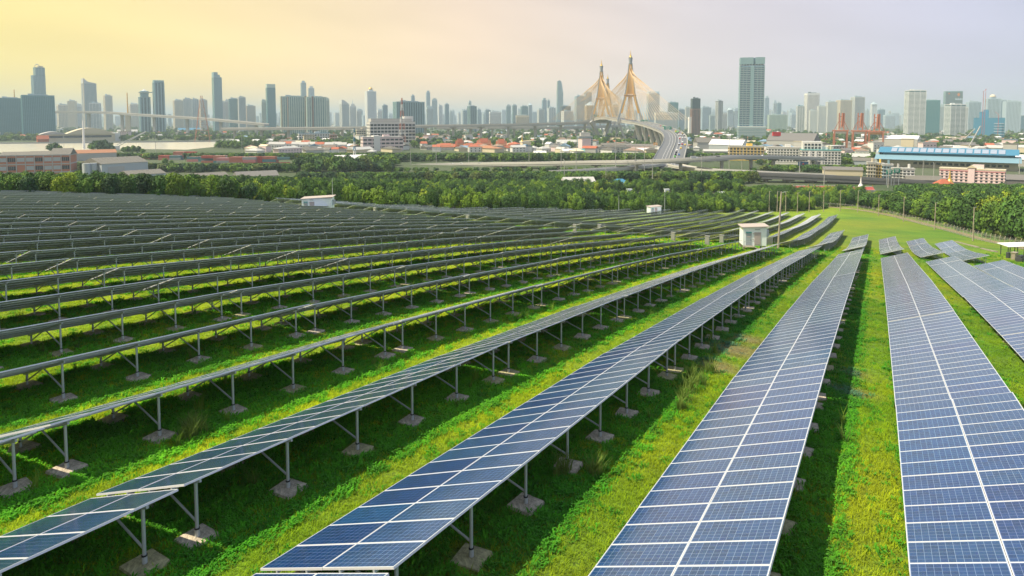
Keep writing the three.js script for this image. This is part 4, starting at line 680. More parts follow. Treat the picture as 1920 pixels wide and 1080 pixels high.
viaduct('river_viaduct', [[-60, 209, 1950], [40, 209, 1950], [190, 210, 1930], [262, 214.5, 1900], [375, 221.5, 1850], [440, 227, 1820], [500, 233, 1800]], 'long high viaduct crossing the left skyline below the yellow masts', { half: 12, thick: 5, pw: 7, step: 7, wall: 2 });
viaduct('expressway_viaduct', [[420, 241, 1400], [560, 240, 1390], [680, 239, 1380], [780, 236, 1380], [900, 234.5, 1390], [1000, 232.5, 1410], [1085, 229.5, 1440], [1120, 226, 1465]], 'long grey expressway viaduct running left from the bridge', { half: 12, thick: 4, pw: 5, step: 5, wall: 2.2, n: 70 });
viaduct('expressway_viaduct', [[820, 239, 1560], [960, 238.5, 1560], [1060, 238.5, 1580], [1130, 236.5, 1640], [1165, 235, 1720]], 'second lower expressway viaduct behind the first, left of the bridge', { half: 11, thick: 4, pw: 5, step: 4, n: 40, wall: 2 });
[[240, 174, 1905], [29, 168, 1952]].forEach(([px, yt, D], i) => { const p = far(px, 225.2, D), h = EYE + (225.2 - yt) * pxm(D), o = base('bridge_mast', p.x, 0, p.z, 0.2); tag(o, i ? 'yellow bridge mast behind the dark slab at the left edge' : 'yellow bridge mast rising through the left viaduct', 'mast'); const m = pxm(D), c = new THREE.CylinderGeometry(0.8 * m, 1.25 * m, h - 60, 4); c.translate(0, 60 + (h - 60) / 2, 0); part('mast_shaft', c, R.ochre, o); part('mast_pier', bo(8 * m, 62, 5 * m), C.cream, o); });
// the bridge
function pylon(parent, px, ytop, ybase, D, turn) {
  const p = at(px, ybase); const m = p.m, H = (ybase - ytop) * m, g = new THREE.Group(); g.name = 'pylon'; g.position.set(p.x, 0, p.z); g.rotation.y = turn; parent.add(g);
  const s = H / 170, prof = [[4.6, 0], [21, 42], [17, 58], [9.2, 88], [5.8, 112], [3.6, 134], [2.3, 148]].map(([x, y]) => [x * s * 1.02, y * s]);
  const curve = new THREE.CatmullRomCurve3(prof.map(([x, y]) => V(x, y, 0)), false, 'centripetal');
  for (const sg of [-1, 1]) { const low = [], leg = []; const q = curve.getPoints(26); for (let i = 1; i < q.length; i++) { const A = V(q[i - 1].x * sg, q[i - 1].y, 0), B = V(q[i].x * sg, q[i].y, 0), w = lerp(4.6, 2.4, i / q.length) * s; leg.push(beam(A, B, w * 1.25, w * 0.85)); } const o = part('pylon_leg', merge(leg), R.steel, g);
    const gold = []; for (let i = 9; i < q.length; i++) { const w = lerp(4.6, 2.4, i / q.length) * s; gold.push(beam(V((q[i - 1].x - w * 0.55) * sg, q[i - 1].y, 0), V((q[i].x - w * 0.55) * sg, q[i].y, 0), w * 1.5, w * 0.75)); } part('gold_lining', merge(gold), R.ochre, o); }
  const cb = part('crossbeam', bx(22 * s, 4 * s, 5 * s, 0, 88 * s, 0), R.ochre, g); part('beam_band', bx(22.4 * s, 1.5 * s, 5.4 * s, 0, 88 * s, 0), C.brown, cb); part('deck_beam', bx(44 * s, 5 * s, 6 * s, 0, 39 * s, 0), R.concrete, g);
  part('gold_web', prism([[-6.6 * s, 91 * s], [6.6 * s, 91 * s], [4.4 * s, 114 * s], [2.4 * s, 138 * s], [-2.4 * s, 138 * s], [-4.4 * s, 114 * s]], 1.2 * s), R.ochre, g);
  const head = new THREE.CylinderGeometry(4 * s, 2.6 * s, 12 * s, 8); head.translate(0, 152 * s, 0); part('pylon_head', head, R.steel, g);
  const sp = part('spire', new THREE.LatheGeometry([[0, 0], [3.4, 0], [2.6, 1.6], [2.0, 2.2], [1.5, 5], [0.9, 6], [0.6, 9], [0.2, 13.5], [0, 14]].map(([x, y]) => new THREE.Vector2(x * s, y * s)), 10).translate(0, 158 * s, 0), R.gold, g);
  return { g, s, p, m };
}
{
  const b = base('cable_stayed_bridge', 0, 0, 0); tag(b, 'cable-stayed bridge with gold-tipped pylons, tallest pylon at its near end', 'bridge');
  const p1 = pylon(b, 1180.5, 97.5, 268, 0, -0.05), p2 = pylon(b, 1126.5, 114.5, 262.5, 0, -0.05);
  const deck = line3([[1118, 226, 1470], [1127, 222.5, 1445], [1145, 220, 1370], [1162, 222.5, 1310], [1181, 226, 1255], [1200, 229, 1190]], 40);
  part('deck', ribbon(deck, 15, 0, 4.5), R.concrete, b); part('road_surface', ribbon(deck, 14.2, 0.06, 0.02), R.asphalt, b); for (const s of [-1, 1]) part('parapet', ribbon(deck, 0.4, 1.3, 0.4, s * 15), R.concrete, b);
  // stay cables, each its own, in two planes per pylon
  const stay = new THREE.CylinderGeometry(0.24, 0.24, 1, 5);
  for (const [P, back, front] of [[p1, V(-60, 0, -150), V(55, 0, 170)], [p2, V(-90, 0, -130), V(34, 0, 110)]]) for (const s of [-1, 1]) for (const dir of [back, front]) for (let i = 0; i < 16; i++) {
    const A = V(P.p.x + s * 1.5, (143 - i * 0.8) * P.s, P.p.z), t = 0.14 + 0.86 * i / 15, B = V(P.p.x + dir.x * t + s * 15, 45, P.p.z + dir.z * t); const c = part('stay_cable', stay, R.cable, b), d = B.clone().sub(A); c.position.copy(A).add(B).multiplyScalar(0.5); c.scale.set(1, d.length(), 1); c.quaternion.setFromUnitVectors(UPV, d.normalize());
  }
  for (const P of [p1, p2]) { const l = []; for (let i = -6; i <= 6; i++) l.push(bar(V(P.p.x + i * 0.55 * P.s, 87 * P.s, P.p.z), V(P.p.x + i * 1.5 * P.s, 46, P.p.z + 2), 0.32, 4)); part('gold_lattice', merge(l), R.ochre, b, 'stuff'); }
  // slanted legs below the deck on the river side
  for (const [px, yb, px2] of [[1127, 263, 1108], [1130, 263, 1143], [1186, 268, 1200]]) { const a = at(px, yb), c = far(px2, 228, a.t * 0.99); part('slanted_leg', beam(V(a.x, 0, a.z), V(c.x, 42, c.z), 6, 6), R.concrete, b); }
  const b2 = base('cable_stayed_bridge', 0, 0, 0); tag(b2, 'farther gold-tipped bridge pylon partly hidden behind the left pylon', 'bridge'); const p3 = pylon(b2, 1138.5, 140.5, 257, 0, 0.1);
  for (const s of [-1, 1]) for (const dir of [V(-90, 0, -60), V(95, 0, 40)]) for (let i = 0; i < 12; i++) { const A = V(p3.p.x, (143 - i) * p3.s, p3.p.z), t = 0.15 + 0.85 * i / 11, B = V(p3.p.x + dir.x * t + s * 6, 42, p3.p.z + dir.z * t); const c = part('stay_cable', stay, R.cable, b2), d = B.clone().sub(A); c.position.copy(A).add(B).multiplyScalar(0.5); c.scale.set(1, d.length(), 1); c.quaternion.setFromUnitVectors(UPV, d.normalize()); }
}
// the motorway coming down from the bridge towards the field
const motorway = viaduct('elevated_motorway', [[1197, 228.5, 1195], [1218, 233, 1120], [1240, 239.5, 1040], [1258, 247, 960], [1266, 256, 880], [1266, 268, 800], [1260, 283, 715], [1254, 299, 650], [1250, 312, 600]], 'wide motorway curving down from the bridge towards the field, full of cars', { half: 15, thick: 3.2, pw: 5, step: 5, n: 80, lanes: [-7, -3.6, 3.6, 7], wall: 1.1, cat: 'motorway', pm: R.barrier });
part('median_barrier', ribbon(motorway.pts, 0.45, 1.0, 0.1), R.barrier, motorway.g);
{ // raking piers under the first stretch
  for (let i = 4; i < 40; i += 6) { const p = motorway.pts[i]; for (const s of [-1, 1]) part('raking_pier', beam(V(p.x + s * 4, -0.5, p.z), V(p.x + s * 14, p.y - 3, p.z), 3.4, 3.4), R.concrete, motorway.g); }
}
const flyover = viaduct('flyover', [[776, 310, 655], [870, 308, 640], [1000, 306.5, 600], [1100, 304.5, 575], [1174, 303.5, 557], [1247, 301.5, 546], [1320, 297.5, 545], [1380, 294, 555], [1450, 294, 590], [1535, 297, 620]], 'pale concrete flyover running across in front of the motorway', { half: 7, thick: 1.9, pw: 2.4, step: 7, m: R.concrete, wall: 1.3, n: 84 });
viaduct('slip_road', [[1034, 322.5, 515], [1090, 320, 525], [1150, 316, 545], [1205, 311.5, 575], [1238, 307, 610]], 'pale curved slip road just below the flyover, left of the motorway', { half: 5, thick: 1.5, pw: 1.8, step: 5, n: 30, wall: 1, m: R.pale });
viaduct('slip_road', [[1264, 309, 590], [1290, 314, 555], [1330, 318.5, 535], [1400, 322, 525], [1480, 326, 520], [1560, 329, 520]], 'pale slip road bending right below the flyover', { half: 6, thick: 1.6, pw: 1.8, step: 6, n: 40, wall: 1, m: R.pale });
viaduct('rail_viaduct', [[1420, 327, 468], [1500, 330, 462], [1600, 334.5, 455], [1700, 340, 448], [1780, 345, 442], [1860, 350, 438]], 'long dark weathered viaduct in front of the temple, right of centre', { half: 6, thick: 2.6, pw: 2.6, step: 5, n: 50, m: R.dark, pm: R.dark, lanes: [] });
viaduct('side_road', [[1880, 300, 800], [1700, 296, 790], [1560, 294, 800], [1440, 290, 830]], 'thin pale road deck far right behind the apartments', { half: 5, thick: 1.4, step: 9, lanes: [], m: R.pale });
// traffic
{
  const body = (() => { const s = new THREE.Shape(); [[-2.2, 0.3], [2.2, 0.3], [2.25, 0.8], [1.5, 0.95], [0.9, 1.5], [-1.2, 1.5], [-1.9, 0.95], [-2.25, 0.9]].forEach(([x, y], i) => i ? s.lineTo(x, y) : s.moveTo(x, y)); const g = new THREE.ExtrudeGeometry(s, { depth: 1.7, bevelEnabled: true, bevelSize: 0.06, bevelThickness: 0.06, bevelSegments: 1 }); g.translate(0, 0, -0.85); return g; })();
  const glass = merge([bx(1.9, 0.36, 1.86, -0.15, 1.2, 0), bx(2.5, 0.3, 1.6, -0.15, 1.16, 0)]), wheel = new THREE.CylinderGeometry(0.33, 0.33, 0.22, 10).rotateX(Math.PI / 2);
  const box = bo(4.2, 2.2, 2.1, -0.9, 0.7, 0), cab = bo(1.7, 1.9, 2.0, 2.1, 0.4, 0);
  const paints = [['white', mat(0.7, 0.7, 0.7, 0.35)], ['black', mat(0.02, 0.02, 0.022, 0.3)], ['silver', mat(0.4, 0.42, 0.44, 0.35)], ['red', mat(0.4, 0.03, 0.03, 0.35)], ['green', mat(0.1, 0.4, 0.05, 0.4)], ['yellow', mat(0.7, 0.45, 0.03, 0.4)], ['blue', mat(0.04, 0.12, 0.35, 0.35)]];
  const r = rng(31), P = motorway.pts, laneX = [-12.3, -8.8, -5.3, 5.3, 8.8, 12.3];
  function car(p, q, off, lift, c, truck, label, group) { const t = q.clone().sub(p).normalize(), s = V(-t.z, 0, t.x).normalize(), o = base(truck ? 'lorry' : 'car', p.x + s.x * off, p.y + lift, p.z + s.z * off, Math.atan2(-t.z, t.x)); tag(o, label, truck ? 'lorry' : 'car', group); if (truck) { part('cargo_box', box, paints[c][1], o); part('cab', cab, paints[0][1], o); } else { part('body', body, paints[c][1], o); part('window', glass, C.win, o); } for (const [x, z] of [[1.35, 0.8], [1.35, -0.8], [-1.35, 0.8], [-1.35, -0.8]]) { const w = part('wheel', wheel, M.black, o); w.position.set(x, 0.33, z); } }
  for (let k = 0; k < 46; k++) { const i = 16 + Math.floor(r() * 60), off = laneX[Math.floor(r() * 6)], c = [0, 0, 1, 2, 2, 1, 3, 4, 5, 6, 0, 1][Math.floor(r() * 12)]; const A = P[i], B = P[i + 1], u = r(); car(A.clone().lerp(B, u), off < 0 ? B.clone().add(A.clone().lerp(B, u).sub(A)) : A.clone().sub(B).add(A.clone().lerp(B, u)), off, 0.05, c, r() < 0.14, `small ${paints[c][0]} vehicle in the traffic on the curving motorway`, `${paints[c][0]} vehicles on the motorway`); }
  for (let k = 0; k < 7; k++) { const i = 8 + Math.floor(r() * 66), c = Math.floor(r() * 3), A = flyover.pts[i], B = flyover.pts[i + 1]; car(A, B, 2.5, 0.05, c, k === 2, `small ${paints[c][0]} vehicle driving along the pale flyover`, `${paints[c][0]} vehicles on the flyover`); }
}
// road signs over the motorway
[[1252, 240, 14, 5.5, 980, 'large green direction sign over the motorway near the bridge', R.green], [1210, 226, 9, 3, 1150, 'green direction sign, right of the two before the tallest pylon', R.green], [1204.5, 226, 7, 2.6, 1160, 'small green direction sign, left of the two before the tallest pylon', R.green], [1118, 217, 9, 2.6, 1470, 'green gantry sign on the bridge by the left pylon', R.green], [1229, 270, 7, 5, 770, 'orange warning board at the left edge of the motorway', mat(0.8, 0.35, 0.02, 0.5)]].forEach(([px, py, w, h, D, l, m]) => {
  const p = far(px, py, D), k = pxm(D), o = base('road_sign', p.x, p.y - h * k, p.z, 0); tag(o, l, 'sign'); part('sign_board', bx(w * k, h * k, 0.4, 0, h * k, 0), m, o); part('sign_text', merge([bx(w * k * 0.6, h * k * 0.1, 0.1, 0, h * k * 1.2, 0.28), bx(w * k * 0.7, h * k * 0.1, 0.1, 0, h * k * 0.95, 0.28), bx(w * k * 0.4, h * k * 0.1, 0.1, 0, h * k * 0.7, 0.28)]), R.line, o, 'stuff'); for (const s of [-1, 1]) part('sign_post', bo(0.4, h * k * 1.2 + 4, 0.4, s * w * k * 0.42, -4, -0.5), R.steel, o);
});
// slender street lamps of the roads
{
  const list = [[1154, 324, 250], [1080, 334, 256], [1052, 330, 274], [992, 316, 237], [1172, 316, 262], [1191, 326, 264], [1208, 327, 254], [1223, 345, 296], [1315, 345, 292], [1367, 318, 260], [1391, 320, 278], [1440, 312, 282], [1449, 318, 282], [1499, 330, 300], [770, 309, 272], [818, 309, 265], [879, 305, 268], [594, 290, 255], [628, 280, 256], [1730, 338, 300], [1750, 342, 306], [1665, 352, 318], [1545, 350, 312], [454, 288, 250], [292, 285, 246], [120, 276, 240], [1136, 345, 308], [1058, 344, 300], [1911, 326, 296]];
  list.forEach(([px, yb, yt], i) => { const p = at(px, yb), h = (yb - yt) * p.m, o = base('street_lamp', p.x, 0, p.z, i); tag(o, `tall thin street lamp in the town, ${ORD[[...list].sort((a, b) => a[0] - b[0]).findIndex((q) => q[0] === px)]} counting from the left`, 'street lamp', 'thin street lamps in the town'); const c = new THREE.CylinderGeometry(0.16, 0.3, h, 6); c.translate(0, h / 2, 0); part('shaft', c, R.concrete, o); const a = part('arm', beam(V(0, h - 0.2, 0), V(2.2, h + 0.3, 0), 0.16, 0.16), R.concrete, o); part('lamp_head', bx(1, 0.2, 0.35, 2.4, h + 0.3, 0), R.steel, a); });
}

// ---------------------------------------------------------------- the town between the wood and the skyline
const K = {
  lavender: mat(0.30, 0.35, 0.44, 0.5), red: mat(0.42, 0.12, 0.06, 0.85), rust: mat(0.36, 0.17, 0.09, 0.9), blue: mat(0.05, 0.20, 0.32, 0.6), paleBlue: mat(0.18, 0.31, 0.38, 0.6), tealRoof: mat(0.08, 0.33, 0.32, 0.6), greyRoof: mat(0.27, 0.27, 0.26, 0.85, { map: concreteMap }), darkRoof: mat(0.17, 0.16, 0.15, 0.9), white: mat(0.70, 0.69, 0.66, 0.8), brick: mat(0.50, 0.20, 0.12, 0.9), pink: mat(0.74, 0.58, 0.57, 0.85), yellow: mat(0.84, 0.55, 0.09, 0.8), cream: mat(0.62, 0.54, 0.38, 0.85), stain: mat(0.46, 0.45, 0.42, 0.9), sheet: mat(0.46, 0.50, 0.51, 0.6, { metalness: 0.1 }), green: mat(0.10, 0.22, 0.13, 0.8), gold: C.gold, container1: mat(0.42, 0.09, 0.07, 0.7), container2: mat(0.45, 0.17, 0.12, 0.7), container3: mat(0.55, 0.22, 0.22, 0.7), container4: mat(0.10, 0.22, 0.24, 0.7), container5: mat(0.35, 0.36, 0.36, 0.7), craneRed: mat(0.40, 0.14, 0.07, 0.7), greyBlue: mat(0.17, 0.27, 0.36, 0.7), brownRoof: mat(0.27, 0.19, 0.14, 0.85), awning: mat(0.05, 0.25, 0.55, 0.7),
};
function site(name, x0, x1, yt, yb, label, cat, o = {}) { // footprint from its pixel extent on level ground
  const p = at((x0 + x1) / 2, yb), W = (x1 - x0) * p.m, h = (yb - yt) * p.m, th = o.turn ?? 0.15, ratio = o.ratio ?? 0.6, w = W / (Math.cos(th) + ratio * Math.sin(Math.abs(th))), d = w * ratio;
  const back = V(p.x, 0, p.z).normalize().multiplyScalar(d / 2);
  const g = base(name, p.x + back.x, 0, p.z + back.z, facing(p.x, p.z) + th); tag(g, label, cat, o.group); footprints.push([g.position.x, g.position.z, Math.hypot(w, d) / 2 + 2]);
  return { g, w, h, d, m: p.m };
}
const gable = (w, h, d) => { const g = prism([[-w / 2, 0], [w / 2, 0], [0, h]], d); return g; };          // ridge towards the viewer
const gableX = (w, h, d) => { const g = prism([[-d / 2, 0], [d / 2, 0], [0, h]], w); g.rotateY(Math.PI / 2); return g; };
function hip(w, h, d) { const a = w / 2, b = d / 2, r = Math.max(0.1, a - b), p = [-a, 0, b, a, 0, b, r, h, 0, -a, 0, b, r, h, 0, -r, h, 0, a, 0, -b, -a, 0, -b, -r, h, 0, a, 0, -b, -r, h, 0, r, h, 0, a, 0, b, a, 0, -b, r, h, 0, -a, 0, -b, -a, 0, b, -r, h, 0, -a, 0, b, -a, 0, -b, a, 0, -b, -a, 0, b, a, 0, -b, a, 0, b]; const g = new THREE.BufferGeometry(); g.setAttribute('position', new THREE.Float32BufferAttribute(p, 3)); g.computeVertexNormals(); g.setAttribute('uv', new THREE.Float32BufferAttribute(new Float32Array(p.length / 3 * 2), 2)); return g; }
function windows(s, nx, ny, o = {}) { // each window its own part on the front, a few on the ends
  const { g, w, h, d } = s, y0 = o.y0 ?? 0.14, y1 = o.y1 ?? 0.94, cw = w / nx * (o.ww ?? 0.62), chh = h * (y1 - y0) / ny * (o.hh ?? 0.5), geo = bx(cw, chh, 0.3), side = bx(0.3, chh, d / Math.max(1, o.ns ?? 3) * 0.5);
  for (let j = 0; j < ny; j++) { const y = h * (y0 + (y1 - y0) * (j + 0.5) / ny); for (let i = 0; i < nx; i++) { const q = part('window', geo, o.m ?? C.win, g); q.position.set(-w / 2 + (i + 0.5) * w / nx, y, d / 2); } for (const sx of [-1, 1]) for (let i = 0; i < (o.ns ?? 3); i++) { const q = part('window', side, o.m ?? C.win, g); q.position.set(sx * w / 2, y, -d / 2 + (i + 0.5) * d / (o.ns ?? 3)); } }
  if (o.sill !== false) { const l = []; for (let j = 0; j <= ny; j++) l.push(bo(w + 0.5, 0.35, d + 0.5, 0, h * (y0 + (y1 - y0) * j / ny) - 0.1, 0)); part('floor_ledge', merge(l), o.lm ?? K.white, g, 'stuff'); }
}
function flats(name, x0, x1, yt, yb, wall, nx, ny, label, o = {}) { const s = site(name, x0, x1, yt, yb, label, 'building', o); part('wall', bo(s.w, s.h, s.d), wall, s.g); windows(s, nx, ny, o); part('roof', bo(s.w + 0.8, 0.8, s.d + 0.8, 0, s.h - 0.1, 0), o.roof ?? K.stain, s.g); part('stair_head', bo(s.w * 0.16, 2.8, s.d * 0.4, s.w * (o.sx ?? 0.1), s.h + 0.6, 0), o.hm ?? wall, s.g); return s; }
function shed(name, x0, x1, yt, yb, wall, roof, label, o = {}) { const s = site(name, x0, x1, yt, yb, label, o.cat ?? 'warehouse', o), rh = s.h * (o.rise ?? 0.3), wh = s.h - rh; part('wall', bo(s.w, wh, s.d), wall, s.g); const end = o.end; const g = (end ? gable(s.w + 1, rh, s.d + 1) : gableX(s.w + 1, rh, s.d + 1)); g.translate(0, wh, 0); part('roof', g, roof, s.g); const l = []; const n = Math.round((end ? s.d : s.w) / 3.2); for (let i = 1; i < n; i++) { const t = -0.5 + i / n; for (const sd of [-1, 1]) l.push(end ? beam(V(0, wh + rh + 0.05, t * s.d), V(sd * s.w / 2, wh + 0.1, t * s.d), 0.25, 0.15) : beam(V(t * s.w, wh + rh + 0.05, 0), V(t * s.w, wh + 0.1, sd * s.d / 2), 0.25, 0.15)); } part('roof_seam', merge(l), roof, s.g, 'stuff'); if (o.door) { const q = part('sliding_door', bo(s.w * 0.35, wh * 0.75, 0.3, -s.w * 0.2, 0, s.d / 2 + 0.1), o.door, s.g); } s.wh = wh; s.rh = rh; return s; }

// left: river, far bank, works and sheds
{
  const px = [[-420, 272], [0, 270], [120, 269], [300, 267.2], [440, 265.5], [400, 276], [350, 281], [280, 280], [217, 281], [160, 283], [95, 286.5], [0, 293], [-420, 312]], sh = new THREE.Shape(px.map(([a, b]) => { const p = at(a, b); return new THREE.Vector2(p.x, -p.z); }));
  const g = new THREE.ShapeGeometry(sh); g.rotateX(-Math.PI / 2); g.translate(0, 0.25, 0); const m = mat(0.52, 0.49, 0.40, 0.22); m.bumpMap = grassBump; m.bumpScale = 0.002; struct('river', g, m);
  const wall = struct('river_embankment', ribbon([[-300, 270.6], [0, 269.6], [120, 268.6], [300, 266.8], [445, 265]].map(([a, b]) => { const p = at(a, b); return V(p.x, 0.2, p.z); }), 2, 2.4, 0.5), K.stain);
}
{
  const s = site('riverside_hall', 86, 206, 240, 266, 'hall with broad arched cream roof on the far river bank', 'hall', { ratio: 0.35, turn: 0.1 });
  part('wall', bo(s.w, s.h * 0.55, s.d), K.cream, s.g); const arc = (w, x, r) => { const q = []; for (let i = 0; i <= 12; i++) { const t = i / 12; q.push([x - w / 2 + w * t, s.h * 0.55 + Math.sin(t * Math.PI) * r]); } return prism(q, s.d * 1.1); }; part('arched_roof', arc(s.w * 0.68, s.w * 0.16, s.h * 0.45), K.cream, s.g); part('side_roof', arc(s.w * 0.36, -s.w * 0.33, s.h * 0.2), K.stain, s.g); part('glazing', bo(s.w * 0.9, s.h * 0.16, 0.4, 0, s.h * 0.3, s.d / 2), C.win, s.g); part('annex', bo(s.w * 0.1, s.h * 0.62, s.d * 0.8, s.w * 0.53, 0, 0), K.white, s.g);
  flats('apartment_block', 46, 93, 228, 246, K.white, 14, 4, 'long low white block above the riverside hall, left', { ratio: 0.3, sill: false });
  const b = site('brick_works', 13, 134, 281, 327, 'red brick factory with concrete bands and grey roof, lower left', 'factory', { ratio: 0.45, turn: -0.25 });
  part('wall', bo(b.w, b.h * 0.8, b.d), K.brick, b.g); for (const y of [0.06, 0.4, 0.76]) part('concrete_band', bo(b.w + 0.5, 0.9, b.d + 0.5, 0, b.h * y, 0), K.stain, b.g); for (let i = 0; i < 9; i++) part('pilaster', bo(0.6, b.h * 0.8, 0.7, -b.w / 2 + i * b.w / 8, 0, b.d / 2), K.stain, b.g);
  for (let j = 0; j < 2; j++) for (let i = 0; i < 8; i++) if (!(j === 0 && i === 2)) { const q = part('window', bx(b.w / 8 * 0.8, b.h * 0.16, 0.3, -b.w / 2 + (i + 0.5) * b.w / 8, b.h * (0.27 + j * 0.34), b.d / 2 + 0.02), i % 3 === 1 ? C.win : K.sheet, b.g); part('mullion', merge([0.25, 0.5, 0.75].map((t) => bx(0.15, b.h * 0.16, 0.1, -b.w / 2 + (i + 0.1 + t * 0.8) * b.w / 8, b.h * (0.27 + j * 0.34), b.d / 2 + 0.22))), K.stain, q); }
  for (const [x, w, hh] of [[-0.3, 0.38, 0.12], [0.06, 0.34, 0.13], [0.36, 0.3, 0.24]]) part('roof', gableX(b.w * w, b.h * hh, b.d * 1.02).translate(b.w * x, b.h * 0.8, 0), K.greyRoof, b.g);
  shed('old_shed', 132, 212, 281, 301, K.stain, K.rust, 'old shed with rusty striped roof behind the brick factory', { ratio: 0.35, turn: 0.1 });
  const gshed = shed('grey_warehouse', 163, 271, 296, 329, K.sheet, K.greyRoof, 'grey sheet-metal warehouse with big gable, right of the brick factory', { ratio: 0.9, turn: 0.45, rise: 0.3, end: false, door: K.stain }); part('silo', merge([0, 1].map((i) => new THREE.CylinderGeometry(2.6, 2.6, gshed.h * 0.75, 12).translate(-gshed.w * 0.5 - 3 - i * 5, gshed.h * 0.375, gshed.d * 0.3))), K.sheet, gshed.g, 'stuff');
  shed('low_shed', 226, 306, 320, 334, K.sheet, K.greyRoof, 'low grey roofed shed at the wood edge, right of the grey warehouse', { ratio: 0.8, turn: 0.4, rise: 0.5 }); shed('low_shed', 350, 425, 325, 336, K.sheet, K.greyRoof, 'low pale shed roof half hidden by trees, left third', { ratio: 0.6, turn: 0.3, rise: 0.55 }); shed('low_shed', 440, 520, 322, 336, K.stain, K.darkRoof, 'low brown-roofed shed in the trees below the red containers', { ratio: 0.6, turn: 0.2, rise: 0.6 });
  shed('pavilion', 71, 90, 254, 268, K.red, K.red, 'small red-roofed pavilion on the far river bank', { cat: 'pavilion', rise: 0.5 });
  shed('boat_house', 417, 448, 262, 273, K.white, K.white, 'white riverside building with small dome, right end of the river', { cat: 'building', rise: 0.4 });
  shed('long_shed', 222, 256, 243, 252, K.white, K.stain, 'pale long shed on the far bank right of the arched hall', { rise: 0.4, ratio: 0.4 }); shed('blue_shed', 335, 375, 240, 247, K.stain, K.blue, 'blue-roofed shed on the far bank', { rise: 0.5, ratio: 0.5 }); shed('long_shed', 425, 455, 232, 241, K.rust, K.rust, 'brown shed under the left viaduct end', { rise: 0.4 });
  // white boat crane, white signal tower, lattice masts
  const cp = at(219, 281), cr = base('harbour_crane', cp.x, 0, cp.z, 0.3); tag(cr, 'white harbour crane with slanting jib on the near river bank', 'crane'); part('crane_base', bo(7, 6, 6), K.white, cr); part('jib', merge([beam(V(0, 4, 1), V(40, 27, 1), 0.9, 0.9), beam(V(0, 7, -1), V(40, 28, -1), 0.9, 0.9)]), K.white, cr, 'stuff'); part('stay', beam(V(-3, 6, 0), V(12, 14, 0), 0.5, 0.5), K.white, cr);
  const tp = at(157.5, 279), tw = base('signal_tower', tp.x, 0, tp.z); tag(tw, 'slender white signal tower standing before the arched hall', 'tower'); const th = 53 * tp.m; part('tower_shaft', new THREE.CylinderGeometry(1.0, 2.0, th, 10).translate(0, th / 2, 0), K.white, tw); part('tower_gallery', new THREE.CylinderGeometry(1.9, 1.6, 2, 10).translate(0, th * 0.62, 0), K.white, tw); part('tower_antenna', bar(V(0, th, 0), V(0, th + 8, 0), 0.2), K.stain, tw);
}
function latticeMast(px, yb, yt, wb, m1, m2, label) { const p = at(px, yb), h = (yb - yt) * p.m, o = base('lattice_mast', p.x, 0, p.z, 0.4); tag(o, label, 'mast'); const w = wb * p.m, t = Math.max(0.35, 0.4 * p.m); const n = 8; for (let i = 0; i < n; i++) { const y0 = h * i / n, y1 = h * (i + 1) / n, a = w / 2 * (1 - i / n * 0.9), b = w / 2 * (1 - (i + 1) / n * 0.9), l = []; for (const [sx, sz] of [[-1, -1], [1, -1], [1, 1], [-1, 1]]) { l.push(beam(V(sx * a, y0, sz * a), V(sx * b, y1, sz * b), t, t)); l.push(beam(V(sx * a, y0, sz * a), V(-sz * b, y1, sx * b), t * 0.6, t * 0.6)); l.push(beam(V(sx * b, y1, sz * b), V(-sz * b, y1, sx * b), t * 0.6, t * 0.6)); } part('lattice_section', merge(l), i % 2 ? m2 : m1, o); } return { o, h }; }
latticeMast(380, 266, 180, 26, K.craneRed, K.craneRed, 'tall red lattice mast with wide feet on the far river bank'); latticeMast(754.5, 279, 184, 13, K.white, K.red, 'red and white lattice mast rising behind the white office building'); latticeMast(665, 308, 240, 5, K.white, K.blue, 'narrow blue and white lattice mast left of the white office building');
{ // container yard
  const r = rng(9), ms = [K.container1, K.container2, K.container1, K.container3, K.container4, K.container5, K.container2], nm = ['dark red', 'rust red', 'dark red', 'pinkish red', 'blue-green', 'grey', 'rust red'], geo = bo(12, 2.6, 2.44), rib = merge(Array.from({ length: 19 }, (_, i) => bx(0.18, 2.3, 2.52, -5.6 + i * 0.62, 1.3, 0)));
  const rows = [[318, 300, 6, 2], [345, 297, 6, 3], [372, 303, 5, 2], [400, 306, 6, 3], [430, 311, 6, 3], [455, 315, 5, 4], [492, 314, 4, 4], [520, 309, 3, 3], [268, 298, 3, 2]];
  const where = ['at the left end of the container yard', 'in the tall second stack', 'in the middle of the yard', 'right of the yard centre', 'in the wide stack', 'in the highest stack', 'beside the highest stack', 'at the right end of the yard', 'apart from the yard on its left'];
  rows.forEach(([px, py, n, hgt], k) => { const p = at(px, py); for (let i = 0; i < n; i++) for (let j = 0; j < hgt; j++) { if (j && r() < 0.18) continue; const q = Math.floor(r() * 7), o = base('shipping_container', p.x + (i % 2) * 12.6 - 6, j * 2.62, p.z - Math.floor(i / 2) * 2.7, 0.04); tag(o, `${nm[q]} shipping container ${where[k]}`, 'container', `${nm[q]} containers ${where[k]}`); part('container_body', geo, ms[q], o); part('corrugation', rib, ms[q], o, 'stuff'); } footprints.push([p.x, p.z - 3, 14]); });
}
